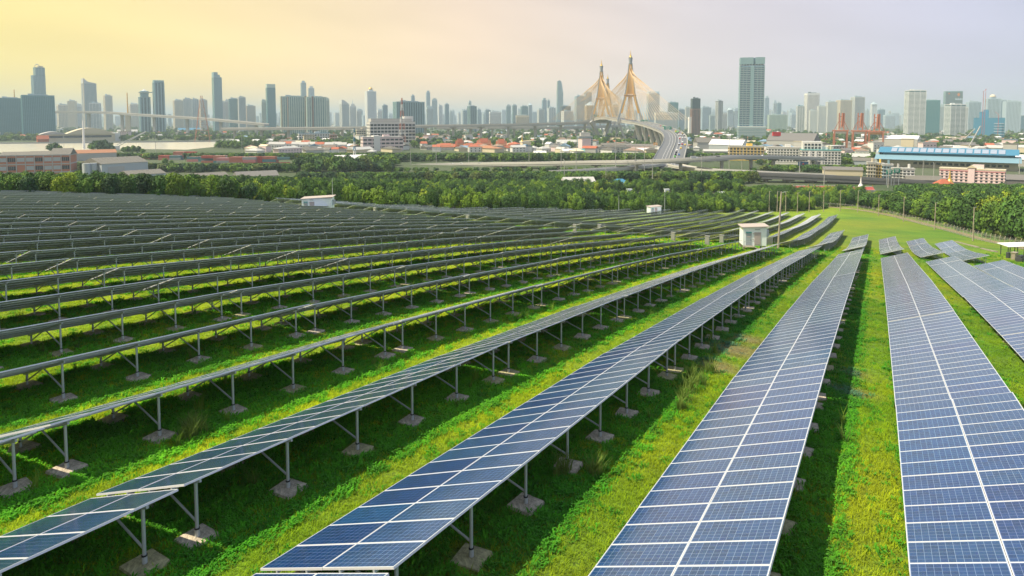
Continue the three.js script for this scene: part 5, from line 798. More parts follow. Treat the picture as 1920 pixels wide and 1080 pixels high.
// the white office building and its pink front wing
{
  const s = flats('office_building', 688, 779, 229, 278, K.white, 13, 6, 'large white office block with rows of dark windows, left of centre', { turn: 0.22, ratio: 0.4, ns: 4, y0: 0.2, y1: 0.95, hh: 0.62, ww: 0.82 }); part('gallery_frame', merge([0, 1, 2, 3].map((i) => bo(s.w * 0.14, 1.2, 3, s.w * 0.43, s.h * (0.15 + i * 0.22), s.d / 2 + 1.4))), K.stain, s.g, 'stuff'); part('top_storey', bo(s.w * 0.9, 5, s.d * 0.8, -s.w * 0.02, s.h + 0.6, 0), K.stain, s.g); part('tank_house', bo(s.w * 0.2, 9, s.d * 0.5, s.w * 0.38, s.h + 0.6, 0), K.white, s.g);
  const f = flats('front_wing', 677, 756, 257, 283, K.pink, 9, 3, 'pink and white front wing before the white office block', { turn: 0.22, ratio: 0.3, hh: 0.45, ww: 0.8 }); part('stair_tower', bo(f.w * 0.16, f.h * 1.1, f.d + 2, -f.w * 0.16, 0, 0), K.white, f.g);
}
const rowHouse = (px, py, i) => { const p = at(px, py), o = base('row_house', p.x, 0, p.z, 0.12); tag(o, `white terraced house with white gable roof, ${ORD[i]} from the left below the expressway`, 'house', 'white terraced houses'); part('wall', bo(13, 9, 9), K.white, o); part('roof', gableX(13.4, 3.4, 9.6).translate(0, 9, 0), i % 4 === 2 ? K.red : K.stain, o); for (let k = 0; k < 3; k++) for (let j = 0; j < 2; j++) part('window', bx(1.8, 1.6, 0.2, -4 + k * 4, 2.2 + j * 3.6, 4.55), C.win, o); footprints.push([p.x, p.z, 10]); };
[[513, 281], [527, 281.5], [541, 280], [556, 281], [571, 282], [586, 281], [600, 281.5], [618, 282], [632, 281], [642, 282.5]].forEach(([x, y], i) => rowHouse(x, y, i));
shed('white_shed', 625, 691, 291, 311, K.sheet, K.white, 'white-roofed shed among trees below the office block', { turn: 0.3, ratio: 0.5, rise: 0.35 });
flats('school_block', 560, 618, 250, 267, K.white, 12, 3, 'long white block with blue roof above the terraced houses', { ratio: 0.25, roof: K.blue }); flats('shop_house', 618, 632, 252, 270, K.rust, 3, 3, 'orange-brown shop house beside the long white block'); flats('shop_house', 668, 686, 243, 268, K.cream, 4, 5, 'cream block left of the white office block');
// temple with red tiered roofs
{
  const spots = [[836, 281, 34, 0], [862, 280, 16, 1], [880, 281, 22, 0], [907, 279, 26, 1], [940, 281, 20, 1], [958, 283, 18, 0]];
  spots.forEach(([px, py, w, k], i) => { const p = at(px, py), W = w * p.m, o = base('temple_hall', p.x, 0, p.z, 0.15 + (i % 2) * 0.2); tag(o, `temple hall with steep red tiered roof, ${ORD[i]} from the left in the temple grounds`, 'temple', 'red roofed temple halls'); part('wall', bo(W * 0.85, 5, W * 0.45), K.white, o); for (let t = 0; t < 3; t++) part('roof_tier', gableX(W * (1 - t * 0.22), (k ? 9 : 4.5) * (1 - t * 0.12), W * (0.62 - t * 0.12)).translate(0, 4.5 + t * (k ? 2.6 : 1.2), 0), t === 1 ? K.rust : K.red, o); part('ridge_end', merge([-1, 1].map((s) => bo(0.5, 3, 0.5, s * W * 0.28, k ? 15 : 8, 0))), K.gold, o, 'stuff'); footprints.push([p.x, p.z, W * 0.6]); });
  function stupa(px, yb, yt, m, label) { const p = at(px, yb), h = (yb - yt) * p.m, o = base('stupa', p.x, 0, p.z); tag(o, label, 'stupa'); const L = [[0, 0], [0.26, 0], [0.26, 0.08], [0.22, 0.1], [0.22, 0.18], [0.18, 0.2], [0.17, 0.28], [0.15, 0.36], [0.1, 0.46], [0.06, 0.5], [0.06, 0.54], [0.045, 0.58], [0.03, 0.75], [0.012, 0.92], [0, 1]].map(([x, y]) => new THREE.Vector2(x * h, y * h)); part('stupa_body', new THREE.LatheGeometry(L, 12), m, o); part('stupa_base', bo(h * 0.6, h * 0.07, h * 0.6, 0, -0.2, 0), K.white, o); part('stupa_tip', new THREE.ConeGeometry(h * 0.02, h * 0.16, 8).translate(0, h * 0.95, 0), K.gold, o); footprints.push([p.x, p.z, 6]); }
  stupa(868, 276, 255, K.cream, 'cream pointed stupa between the red temple roofs'); stupa(979, 277, 250, K.gold, 'golden stupa left of the blue-grey tower house'); stupa(1613.5, 362, 328, K.white, 'white stupa with golden tip before the dark viaduct'); stupa(1780, 356, 316, K.gold, 'golden pointed temple spire before the pink building, right');
  [[1500, 361, 30], [1548, 361, 44], [1612, 363, 48]].forEach(([px, py, w], i) => { const p = at(px, py), W = w * p.m, o = base('temple_gallery', p.x, 0, p.z, 0.05); tag(o, `long low gallery with dark red white-edged roof, ${ORD[i]} from the left near the white stupa`, 'temple', 'low temple galleries'); part('wall', bo(W, 2.4, 3.4), K.white, o); part('roof', gableX(W + 0.6, 1.9, 4.4).translate(0, 2.3, 0), K.container1, o); part('roof_edge', merge([bo(W + 0.9, 0.25, 0.3, 0, 2.2, 2.3), bo(W + 0.9, 0.25, 0.3, 0, 4.15, 0)]), K.white, o, 'stuff'); part('gable_tip', merge([-1, 1].map((s) => bo(0.3, 1.2, 0.3, s * (W / 2 + 0.2), 4, 0))), K.gold, o, 'stuff'); footprints.push([p.x, p.z, 8]); });
  const p = at(1780, 357), o = base('temple_gate', p.x - 2, 0, p.z - 3); tag(o, 'red temple gate house under the golden spire, right', 'temple'); part('wall', bo(9, 4, 6), K.container1, o); part('roof', hip(10, 3, 7).translate(0, 4, 0), K.red, o);
}
// centre: houses by the bridge
{
  const s = flats('tower_house', 1082, 1111, 256, 280, K.paleBlue, 5, 5, 'pale blue stepped house below the bridge', { hh: 0.5, ratio: 0.8, turn: 0.2 }); part('open_frame', bo(s.w * 0.7, 5, s.d * 0.7, 0, s.h + 0.7, 0), K.stain, s.g);
  const b = site('blue_roof_house', 1143, 1180, 336, 352, 'red-walled house with blue hipped roof before the wood', 'house', { turn: 0.2, ratio: 0.7 }); part('wall', bo(b.w, b.h * 0.5, b.d), K.container1, b.g); part('roof', hip(b.w * 1.15, b.h * 0.5, b.d * 1.15).translate(0, b.h * 0.5, 0), K.blue, b.g);
  shed('grey_barn', 1052, 1116, 333, 350, K.darkRoof, K.stain, 'grey-brown barn in the trees left of the blue-roofed house', { turn: 0.25, ratio: 0.6, rise: 0.5, cat: 'barn' }); shed('teal_roof_hut', 1092, 1110, 342, 352, K.red, K.tealRoof, 'small hut with teal roof in front of the grey-brown barn', { cat: 'hut', rise: 0.5 });
  shed('open_hall', 1042, 1084, 262, 276, K.white, K.stain, 'pale hall roof under the viaduct left of the pale blue house', { rise: 0.3, ratio: 0.4 }); shed('teal_roof_house', 1076, 1096, 279, 289, K.green, K.tealRoof, 'house with mint green roof below the pale blue house', { cat: 'house', rise: 0.55 }); shed('river_shed', 1126, 1172, 268, 283, K.sheet, K.greyRoof, 'long grey shed at the foot of the bridge pylon', { ratio: 0.3, rise: 0.3 });
  shed('golden_house', 1000, 1024, 283, 295, K.cream, K.white, 'house with white roof and yellow edge, left of the flyover', { cat: 'house', rise: 0.3 });
}
// right: apartments, halls, cranes
flats('yellow_apartments', 1366, 1430, 275, 301, K.yellow, 10, 4, 'bright yellow apartment block right of the motorway', { turn: 0.15, ratio: 0.35, hh: 0.62, ww: 0.7, lm: K.white });
flats('white_apartments', 1440, 1500, 277, 308, K.white, 11, 5, 'wide white apartment block right of the yellow one', { turn: 0.1, ratio: 0.35, hh: 0.5 });
{ const s = flats('white_tower_block', 1502, 1572, 282, 312, K.white, 12, 5, 'white apartment block with teal roof edge, tower at its left', { turn: 0.15, ratio: 0.4, hh: 0.55, roof: K.tealRoof }); part('corner_tower', bo(s.w * 0.5, s.h * 1.55, s.d * 0.8, -s.w * 0.22, 0, -1), K.white, s.g); for (let i = 0; i < 5; i++) for (let j = 0; j < 2; j++) part('window', bx(s.w * 0.06, 1.8, 0.3, -s.w * 0.4 + i * s.w * 0.09, s.h * (1.15 + j * 0.2), s.d * 0.4 - 0.9), C.win, s.g); for (let i = 0; i < 3; i++) part('wall_panel', bo(s.w * 0.05, s.h * 0.95, 0.4, -s.w * 0.3 + i * s.w * 0.16, 0, s.d / 2 + 0.3), K.white, s.g); part('water_tank', merge([new THREE.CylinderGeometry(1.6, 1.6, 4, 10).translate(s.w * 0.2, s.h + 2.5, 0), new THREE.CylinderGeometry(1.6, 1.6, 4, 10).translate(s.w * 0.27, s.h + 2.5, 0)]), K.cream, s.g, 'stuff'); }
{ const p = at(1461, 300), o = base('red_rooftop_sign', p.x, 27, p.z - 9, 0); tag(o, 'red box sign on the roof of the wide white apartment block', 'sign'); part('sign_box', bo(9, 4.5, 2), mat(0.6, 0.03, 0.04, 0.6), o); part('sign_stand', bo(7, 0.8, 1, 0, -0.7, 0), R.steel, o); }
shed('great_hall', 1440, 1534, 250, 281, K.stain, K.darkRoof, 'large dark-roofed hall behind the white apartments', { turn: -0.2, ratio: 0.8, rise: 0.45 });
shed('mill_building', 1652, 1720, 254, 281, K.stain, K.white, 'pale grey mill with tall centre block above the blue-roofed factory', { turn: -0.15, ratio: 0.6, rise: 0.25 }); flats('mill_tower', 1680, 1696, 254, 280, K.darkRoof, 2, 3, 'dark upright block in front of the pale grey mill', { sill: false });
{ // blue-roofed factory, two roof levels with panels
  const s = site('blue_factory', 1655, 1890, 279, 316, 'very long factory with bright blue roof and pale roof panels', 'factory', { turn: -0.06, ratio: 0.28 });
  part('wall', bo(s.w * 0.94, s.h * 0.5, s.d), K.stain, s.g); part('lower_roof', prism([[-s.d * 0.75, s.h * 0.4], [s.d * 0.75, s.h * 0.4], [s.d * 0.4, s.h * 0.62], [-s.d * 0.4, s.h * 0.62]], s.w * 0.98).rotateY(Math.PI / 2), K.paleBlue, s.g); part('clerestory', bo(s.w * 0.9, s.h * 0.18, s.d * 0.7, 0, s.h * 0.6, 0), K.blue, s.g);
  part('upper_roof', prism([[-s.d * 0.45, s.h * 0.74], [s.d * 0.45, s.h * 0.74], [s.d * 0.1, s.h], [-s.d * 0.1, s.h]], s.w * 0.95).rotateY(Math.PI / 2), K.blue, s.g); const ang = Math.atan2(s.h * 0.26, s.d * 0.35); for (let i = 0; i < 15; i++) { const q = new THREE.BoxGeometry(s.w * 0.042, 0.2, s.d * 0.26); q.rotateX(ang); q.translate(-s.w * 0.36 + i * s.w * 0.052, s.h * 0.885, s.d * 0.28); part('roof_panel', q, K.lavender, s.g); }
  for (let i = 0; i < 16; i++) part('window', bx(s.w * 0.028, s.h * 0.12, 0.3, -s.w * 0.2 + i * s.w * 0.04, s.h * 0.22, s.d / 2 + 0.05), C.win, s.g); part('gable_end', bo(s.w * 0.03, s.h * 0.72, s.d * 0.8, -s.w * 0.48, 0, 0), K.sheet, s.g);
}
{ const s = flats('pink_school', 1771, 1872, 318, 346, K.pink, 13, 4, 'pink building with cream roof and red upper band, far right', { turn: -0.08, ratio: 0.22, hh: 0.5, ww: 0.45, roof: K.cream, lm: K.pink }); part('red_band', bo(s.w + 0.4, s.h * 0.1, s.d + 0.4, 0, s.h * 0.86, 0), K.container3, s.g); part('centre_gable', bo(s.w * 0.1, s.h * 1.12, s.d + 1.6, 0, 0, 0), K.pink, s.g); part('centre_roof', gable(s.w * 0.14, 2, s.d + 2.4).translate(0, s.h * 1.12, 0), K.cream, s.g); }
shed('low_building', 1545, 1613, 313, 329, K.cream, K.darkRoof, 'low cream building with grey roof left of the coloured shop houses', { ratio: 0.3, rise: 0.35, cat: 'building' });
[[1625, 1640, 305, 338, K.cream, 'narrow cream shop house, first of the coloured row'], [1640, 1655, 307, 338, K.yellow, 'narrow ochre shop house, second of the coloured row'], [1654, 1672, 309, 340, K.paleBlue, 'pale blue shop house in the coloured row'], [1672, 1690, 316, 342, K.stain, 'grey shop house in front of the coloured row'], [1690, 1712, 317, 343, K.white, 'white shop house at the right end of the coloured row']].forEach(([a, b, c, d, m, l]) => flats('shop_house', a, b, c, d, m, 3, 4, l, { ratio: 0.8, turn: 0.2 }));
[[1668, 322, 'green road billboard, left of the pair by the shop houses'], [1682, 320, 'green road billboard, right of the pair by the shop houses']].forEach(([px, py, l]) => { const D = 440, p = far(px, py, D), o = base('billboard', p.x, 0, p.z); tag(o, l, 'billboard'); part('board', bx(4.2, 3, 0.3, 0, p.y, 0), R.green, o); part('lettering', merge([0, 1, 2].map((i) => bx(2.8 - i * 0.5, 0.3, 0.1, -0.2, p.y + 0.8 - i * 0.7, 0.22))), R.line, o, 'stuff'); for (const s of [-1, 1]) part('post', bo(0.3, p.y, 0.3, s * 1.6, 0, -0.3), R.steel, o); });
{ const p = far(1506, 307, 560), o = base('billboard', p.x, 0, p.z); tag(o, 'dark blue billboard with small red mark under the white apartments', 'billboard'); part('board', bx(9, 3.6, 0.3, 0, p.y, 0), mat(0.03, 0.08, 0.16, 0.5), o); part('red_mark', prism([[-1.1, -0.6], [1.1, -0.6], [0, 0.8]], 0.2).translate(0, p.y, 0.3), K.container1, o); for (const s of [-1, 1]) part('post', bo(0.4, p.y, 0.4, s * 3, 0, -0.4), R.steel, o); }
// quay cranes
[[1561, 1589, 212, 278, 'left'], [1596, 1624, 212, 279, 'middle'], [1626, 1656, 214, 280, 'right']].forEach(([x0, x1, yt, yb, wh], i) => {
  const s = site('quay_crane', x0, x1, yt, yb, `orange-red harbour gantry crane, ${wh} one of three`, 'crane', { turn: 0.1, ratio: 0.6 }), { g, w, h, d } = s, t = 1.6, m = K.craneRed;
  for (const sx of [-1, 1]) for (const sz of [-1, 1]) part('crane_leg', bo(t * 1.3, h * 0.52, t * 1.3, sx * w * 0.4, 0, sz * d * 0.45), m, g);
  part('portal_beam', merge([bx(w, t * 1.4, t * 1.4, 0, h * 0.5, d * 0.45), bx(w, t * 1.4, t * 1.4, 0, h * 0.5, -d * 0.45), bx(w, t, t, 0, h * 0.18, d * 0.45)]), m, g); part('machinery_house', bo(w * 0.85, h * 0.1, d * 0.8, 0, h * 0.42, 0), i === 2 ? mat(0.6, 0.3, 0.1, 0.7) : K.white, g);
  const tw = w * 0.3; for (const sx of [-0.5, 0.5]) part('tower_post', bo(t, h * 0.5, t, w * 0.05 + sx * tw, h * 0.5, 0), m, g); for (const y of [0.6, 0.75, 0.9]) part('tower_tie', bx(tw, t * 0.7, t * 0.7, w * 0.05, h * y, 0), m, g); part('raised_boom', beam(V(w * 0.05, h * 0.62, d * 0.4), V(w * 0.05 + 1, h * 1.0, d * 0.5), t * 1.6, t * 1.6), m, g); part('tie_bar', merge([beam(V(-w * 0.4, h * 0.52, 0), V(w * 0.05 - tw / 2, h * 0.78, 0), t * 0.5, t * 0.5), beam(V(w * 0.5, h * 0.52, 0), V(w * 0.05 + tw / 2, h * 0.78, 0), t * 0.5, t * 0.5)]), m, g, 'stuff');
});
[[1800, 272, 'pale mobile crane jib leaning right, left of the blue-roofed factory end'], [1815, 282, 'second pale crane jib, steeper, near the blue netting']].forEach(([px, py, l], i) => { const p = at(px, py), o = base('mobile_crane', p.x, 0, p.z); tag(o, l, 'crane'); part('carrier', bo(9, 3, 4), K.stain, o); part('jib', beam(V(0, 3, 0), V(i ? 17 : 26, 33 * (i ? 1.1 : 0.9), 0), 1.2, 1.2), K.stain, o); part('cabin', bo(3, 3, 3, -2, 3, 0), K.white, o); });
{ // blue-grey sheds and quay clutter at the far right
  shed('port_shed', 1560, 1640, 288, 303, K.darkRoof, K.stain, 'dark port shed below the red cranes', { ratio: 0.4, rise: 0.4 }); shed('port_shed', 1600, 1650, 296, 310, K.sheet, K.greyRoof, 'grey port shed right below the red cranes', { ratio: 0.5, rise: 0.4 }); shed('grey_shed', 1300, 1352, 258, 280, K.stain, K.greyRoof, 'pale grey warehouse roof right of the motorway top', { ratio: 0.6, rise: 0.4, turn: 0.3 }); shed('grey_shed', 1330, 1400, 262, 286, K.sheet, K.white, 'wide pale warehouse roofs below the great blue-grey tower', { ratio: 0.6, rise: 0.4, turn: -0.3 }); shed('grey_shed', 1318, 1370, 280, 292, K.stain, K.stain, 'low pale shed between motorway and yellow apartments', { ratio: 0.4, rise: 0.3 });
  shed('grey_shed', 1880, 1935, 290, 312, K.stain, K.white, 'white stepped shed roof at the right picture edge', { ratio: 0.5, rise: 0.4 }); shed('grey_shed', 1700, 1760, 330, 345, K.darkRoof, K.greyRoof, 'grey roofed shed left of the pink building', { ratio: 0.5, rise: 0.5 }); shed('brown_shed', 1872, 1930, 328, 346, K.darkRoof, K.darkRoof, 'brown roofed shed right of the pink building', { ratio: 0.5, rise: 0.5 });
}
// the second, distant solar plot inside the wood and its huts
{
  const r = rng(3);
  for (let i = 0; i < 4; i++) { const a = at(1140 + i * 4, 364 + i * 2.2), b = at(1352 + i * 3, 372 + i * 2.0), o = base('distant_solar_row', a.x, 0, a.z); tag(o, `dark distant solar row in the clearing inside the wood, ${ORD[i]} from the back`, 'solar panel', 'rows of the distant solar plot'); const A = V(0, 1.6, 0), B = V(b.x - a.x, 1.6, b.z - a.z); const q = beam(A, B, 3.2, 0.08); part('panel_strip', q, S.dark, o, 'stuff'); const n = 16; for (let k = 0; k <= n; k++) { const P = A.clone().lerp(B, k / n); part('leg', bo(0.12, 1.6, 0.12, P.x, 0, P.z + 1), M.steel, o); } footprints.push(...Array.from({ length: 14 }, (_, k) => [lerp(a.x, b.x, k / 13), lerp(a.z, b.z, k / 13), 5])); }
  [[1180, 365, 8.5, 'tiny white hut in the wood, left of the distant solar plot'], [1250, 365, 8, 'tiny white hut behind the distant solar plot'], [1355, 371, 17, 'low white house at the right end of the distant solar plot']].forEach(([px, py, w, l]) => { const p = at(px, py), W = w * p.m, o = base('white_hut', p.x, 0, p.z, 0.2); tag(o, l, 'hut'); part('wall', bo(W, 3.2, W * 0.6), S.white, o); part('roof', bo(W + 0.6, 0.25, W * 0.6 + 0.6, 0, 3.2, 0), S.white, o); part('door', bo(1, 2.1, 0.1, -W * 0.2, 0, W * 0.3 + 0.03), S.doorGrey, o); footprints.push([p.x, p.z, W]); });
}
// small houses of the town, each one a thing
{
  const r = rng(404), roofs = [['white', K.white], ['white', K.stain], ['orange-red', K.red], ['orange-red', K.rust], ['grey', K.greyRoof], ['blue', K.greyBlue], ['grey', K.stain], ['dark', K.darkRoof], ['brown', K.brownRoof], ['white', K.cream], ['grey', K.greyRoof]], walls = [K.white, K.cream, K.stain, K.white, K.pink];
  const shapes = [gableX(1, 1, 1), hip(1, 1, 1), bo(1, 0.25, 1)], boxg = bo(1, 1, 1), stuffs = roofs.map(() => []);
  let made = 0, tries = 0; const all = [];
  while (all.length < 900 && tries++ < 9000) {
    const px = -10 + r() * 1940, py = 229 + Math.pow(r(), 0.8) * 66, p = at(px, py);
    if (p.t < 820 || (px < 460 && py > 262) || (px > 700 && px < 1030 && py > 285)) continue;
    if (footprints.some(([x, z, q]) => (x - p.x) ** 2 + (z - p.z) ** 2 < (q + 5) ** 2)) continue;
    const big = r(), k = Math.floor(r() * roofs.length), w = big < 0.15 ? 22 + r() * 26 : 9 + r() * 12, d = 8 + r() * 8, h = big > 0.9 ? 10 + r() * 9 : 3.5 + r() * 4.5; all.push({ p, k, w, d, h, t: r() * 3, wall: walls[Math.floor(r() * 5)], s: big > 0.9 ? 2 : Math.floor(r() * 2), area: w / p.m }); footprints.push([p.x, p.z, w * 0.45]);
  }
  all.sort((a, b) => b.area - a.area);
  all.forEach((q, i) => { if (i >= 280) return; const nm = roofs[q.k][0], zone = q.p.t < 1300 ? 'in the nearer town' : q.p.t < 2200 ? 'in the middle town' : 'in the far town', x = pixelOf(V(q.p.x, 0, q.p.z))[0], side = x < 480 ? 'left of the twin green slabs' : x < 1080 ? 'between twin slabs and bridge' : x < 1400 ? 'between bridge and great tower' : 'right of the great tower';
    const o = base('town_house', q.p.x, 0, q.p.z, q.t), l = `small ${nm}-roofed house ${zone}, ${side}`; tag(o, l, 'house', l); const a = part('wall', boxg, q.wall, o); a.scale.set(q.w, q.h, q.d); const b = part('roof', shapes[q.s], roofs[q.k][1], o); b.position.y = q.h; b.scale.set(q.w * 1.08, q.s === 2 ? 2 : 1.6 + q.d * 0.12, q.d * 1.12);
    if (q.area > 14) for (let j = 0; j < Math.max(1, Math.floor(q.h / 3.4)); j++) for (let n = 0; n < Math.max(2, Math.round(q.w / 5)); n++) part('window', bx(1.6, 1.4, 0.2, -q.w / 2 + (n + 0.5) * q.w / Math.max(2, Math.round(q.w / 5)), 1.8 + j * 3.3, q.d / 2 + 0.02), C.win, o); });
  for (const nm of new Set(roofs.map((q) => q[0]))) {
    const l = all.slice(280).filter((q) => roofs[q.k][0] === nm); if (!l.length) continue;
    const geo = mergeGeometries([boxg.clone().toNonIndexed(), gableX(1.08, 0.45, 1.12).translate(0, 1, 0)].map((g) => { g.clearGroups(); return g; }), true), im = new THREE.InstancedMesh(geo, [K.white, roofs.find((q) => q[0] === nm)[1]], l.length); im.name = numbered('distant_houses'); im.userData.kind = 'stuff'; tag(im, `tiny ${nm}-roofed houses scattered through the far town`, 'house');
    l.forEach((q, i) => im.setMatrixAt(i, new THREE.Matrix4().compose(V(q.p.x, 0, q.p.z), new THREE.Quaternion().setFromAxisAngle(UPV, q.t), V(q.w, Math.min(q.h, 9), q.d)))); im.castShadow = im.receiveShadow = true; scene.add(im);
  }
  console.log('houses', all.length);
}

// ---------------------------------------------------------------- trees
const leafTones = [[0.085, 0.17, 0.008], [0.045, 0.115, 0.010], [0.135, 0.23, 0.007], [0.026, 0.075, 0.014], [0.20, 0.275, 0.009], [0.10, 0.14, 0.024]];
const leafMats = leafTones.map(([r, g, b]) => { const m = mat(r, g, b, 0.8, { vertexColors: true, side: THREE.DoubleSide }); return m; });
const barkMat = mat(0.14, 0.10, 0.07, 0.95);
function crownGeo(seed, lobes, per, size, flat = 1, low = 0.35) { // leaf sprays on the shells of overlapping lobes; unit crown: radius 1, from y = 0 to about 1.6
  const r = rng(seed), pos = [], col = [];
  const L = []; for (let i = 0; i < lobes; i++) { const a = r() * 6.283, q = Math.sqrt(r()) * 0.72, y = low + r() * 0.95 * flat * (1 - q * 0.45); L.push([Math.cos(a) * q, y, Math.sin(a) * q, 0.3 + r() * 0.22, 0.72 + r() * 0.56]); }
  const n = V(), t = V(), b = V();
  for (const [cx, cy, cz, rad, sh] of L) for (let i = 0; i < per; i++) {
    n.set(r() - 0.5, r() * 1.25 - 0.45, r() - 0.5).normalize(); const rr = rad * (0.72 + r() * 0.36), px = cx + n.x * rr, py = cy + n.y * rr * 0.82, pz = cz + n.z * rr;
    n.x += (r() - 0.5) * 1.3; n.y += (r() - 0.3) * 0.9; n.z += (r() - 0.5) * 1.3; n.normalize(); t.set(r() - 0.5, r() - 0.5, r() - 0.5).cross(n).normalize(); b.copy(n).cross(t);
    const s = size * (0.6 + r() * 0.8), w = s * (0.45 + r() * 0.25), c = sh * (0.75 + r() * 0.5), c2 = 0.9 + r() * 0.25, dr = size * 0.3;
    const A = [px - t.x * s, py - t.y * s, pz - t.z * s], B = [px + b.x * w, py + b.y * w - dr * 0.2, pz + b.z * w], D = [px + t.x * s, py + t.y * s - dr, pz + t.z * s], E = [px - b.x * w, py - b.y * w - dr * 0.2, pz - b.z * w];
    pos.push(...A, ...B, ...D, ...A, ...D, ...E); for (let k = 0; k < 6; k++) col.push(c * c2, c, c * 0.9);
  }
  const g = new THREE.BufferGeometry(); g.setAttribute('position', new THREE.Float32BufferAttribute(pos, 3)); g.setAttribute('color', new THREE.Float32BufferAttribute(col, 3)); g.computeVertexNormals(); return g;
}
function trunkGeo(seed) { const r = rng(seed), a = [new THREE.CylinderGeometry(0.05, 0.085, 1.0, 7).translate(0, 0.3, 0)]; for (let i = 0; i < 5; i++) { const q = i * 1.3 + r(); a.push(bar(V(0, 0.5 + r() * 0.25, 0), V(Math.cos(q) * 0.5, 1.0 + r() * 0.4, Math.sin(q) * 0.5), 0.028, 5)); } return merge(a); }
const crowns = [crownGeo(1, 22, 120, 0.085), crownGeo(2, 27, 100, 0.08, 1.15), crownGeo(3, 17, 150, 0.09, 0.8, 0.3), crownGeo(4, 30, 88, 0.078, 1.35, 0.25)], trunks = [trunkGeo(1), trunkGeo(2)];
const farCrowns = [crownGeo(11, 16, 34, 0.17), crownGeo(12, 20, 28, 0.17, 1.2)];
let treeCount = 0;
function tree(x, z, rad, hgt, kind, tone, label, group) {
  const o = base('broadleaf_tree', x, groundY(x, z), z, (x * 13.7 + z * 7.1) % 6.283); tag(o, label, 'tree', group); treeCount++;
  const sy = hgt / 1.75; const c = part('crown', crowns[kind], leafMats[tone], o); c.scale.set(rad, sy, rad); c.position.y = hgt * 0.1; const t = part('trunk', trunks[kind % 2], barkMat, o); t.scale.set(Math.max(1.4, rad * 0.75), sy * 0.85, Math.max(1.4, rad * 0.75)); return o;
}
{
  const r = rng(1234), cand = [], taken = new Map(), key = (x, z) => Math.floor(x / 6) + ',' + Math.floor(z / 6);
  const clearing = (x, z) => { const [px, py] = pixelOf(V(x, 0, z)); return px > 1105 && px < 1420 && py > 361 && py < 382; };
  function spot(x, z, gap) { const k = key(x, z); for (let i = -1; i <= 1; i++) for (let j = -1; j <= 1; j++) for (const q of taken.get((Math.floor(x / 6) + i) + ',' + (Math.floor(z / 6) + j)) ?? []) if ((q[0] - x) ** 2 + (q[1] - z) ** 2 < gap * gap) return false; (taken.get(k) ?? taken.set(k, []).get(k)).push([x, z]); return true; }
  for (let i = 0; i < 110000; i++) {
    const x = -620 + r() * 1150, f = 20 + r() * 460, z = -f, [u, v] = toUV(x, z); const dist = Math.hypot(x, z);
    const [px, py, Z] = pixelOf(V(x, groundY(x, z) + 5, z)); if (Z < 10 || px < -90 || px > 2010) continue;
    let wood = 0; // 1: wood on the left and behind, 2: on the right
    if (u < -166 || v > woodFrom(u)) wood = 1;
    const tr = trackDistance(x, z); if (u > -5 && v > 60) { let side = -1; let best = 1e9, bi = 0; for (let k = 0; k < trackPts.length; k += 2) { const d2 = (trackPts[k][0] - x) ** 2 + (trackPts[k][1] - z) ** 2; if (d2 < best) { best = d2; bi = k; } } const q = toUV(...trackPts[bi]); if (u - q[0] > 7.5 || (q[1] > 330 && v - q[1] > 6)) wood = 2; else wood = 0; }
    else if (wood === 1 && u > -60 && tr < 7) wood = 0;
    if (!wood || clearing(x, z) || f > 470) continue;
    if (wood === 1 && f > 425 + 25 * noise.noise(x * 0.02, 1, 4)) continue;
    if (footprints.some(([a, b, q]) => (a - x) ** 2 + (b - z) ** 2 < (q + 1) ** 2)) continue;
    if (!spot(x, z, wood === 2 ? 4.8 : 3.1)) continue;
    const n = noise.noise(x * 0.03, 3, z * 0.03), big = wood === 2 ? 1.0 + 0.45 * smooth(330, 150, dist) : 1;
    const rad = wood === 2 ? 3.4 + r() * 2.2 : 1.9 + r() * 1.2, hgt = wood === 2 ? (11 + r() * 5) * lerp(0.72, 1.0, smooth(340, 250, dist)) : 6 + r() * 3 + 1.2 * n;
    const tone = r() < 0.07 ? 4 : r() < 0.12 ? 3 : n > 0.15 ? (r() < 0.6 ? 2 : 0) : n < -0.2 ? (r() < 0.6 ? 1 : 0) : (r() < 0.5 ? 0 : 1);
    const floor = wood === 2 ? (px > 1690 ? 344 : 357) : px < 620 ? lerp(322, 330, px / 620) : px < 1390 ? 333 : 346, room = EYE - (floor - 225) * Z / FOCAL - groundY(x, z); if (room < 2.5) continue;
    cand.push({ x, z, rad: Math.min(rad, room * 0.8), hgt: Math.min(hgt, room * (0.85 + 0.2 * r())), kind: Math.floor(r() * 4), tone: wood === 2 && r() < 0.35 ? 1 : tone, wood, near: dist / rad });
  }
  cand.sort((a, b) => a.near - b.near);
  const names = ['mid green', 'deep green', 'fresh green', 'blue-green', 'yellow-green', 'olive'];
  cand.slice(0, 225).forEach((q) => tree(q.x, q.z, q.rad, q.hgt, q.kind, q.tone, `${names[q.tone]} broadleaf tree in the wood ${q.wood === 2 ? 'right of the fence' : 'behind the solar rows'}`, `${names[q.tone]} trees of the ${q.wood === 2 ? 'right' : 'left'} wood`));
  const rest = cand.slice(225);
  leafMats.forEach((m, tone) => { for (let kind = 0; kind < 2; kind++) { const l = rest.filter((q) => q.tone === tone && q.kind % 2 === kind); if (!l.length) return; const im = new THREE.InstancedMesh(crowns[kind * 2 + (tone % 2)], m, l.length); im.name = numbered('wood_foliage'); im.userData.kind = 'stuff'; tag(im, `dense ${names[tone]} wood filling the land behind the solar field`, 'wood'); l.forEach((q, i) => im.setMatrixAt(i, new THREE.Matrix4().compose(V(q.x, groundY(q.x, q.z) + q.hgt * 0.06, q.z), new THREE.Quaternion().setFromAxisAngle(UPV, q.x * 3.1), V(q.rad, q.hgt / 1.75, q.rad)))); im.castShadow = im.receiveShadow = true; scene.add(im); } });
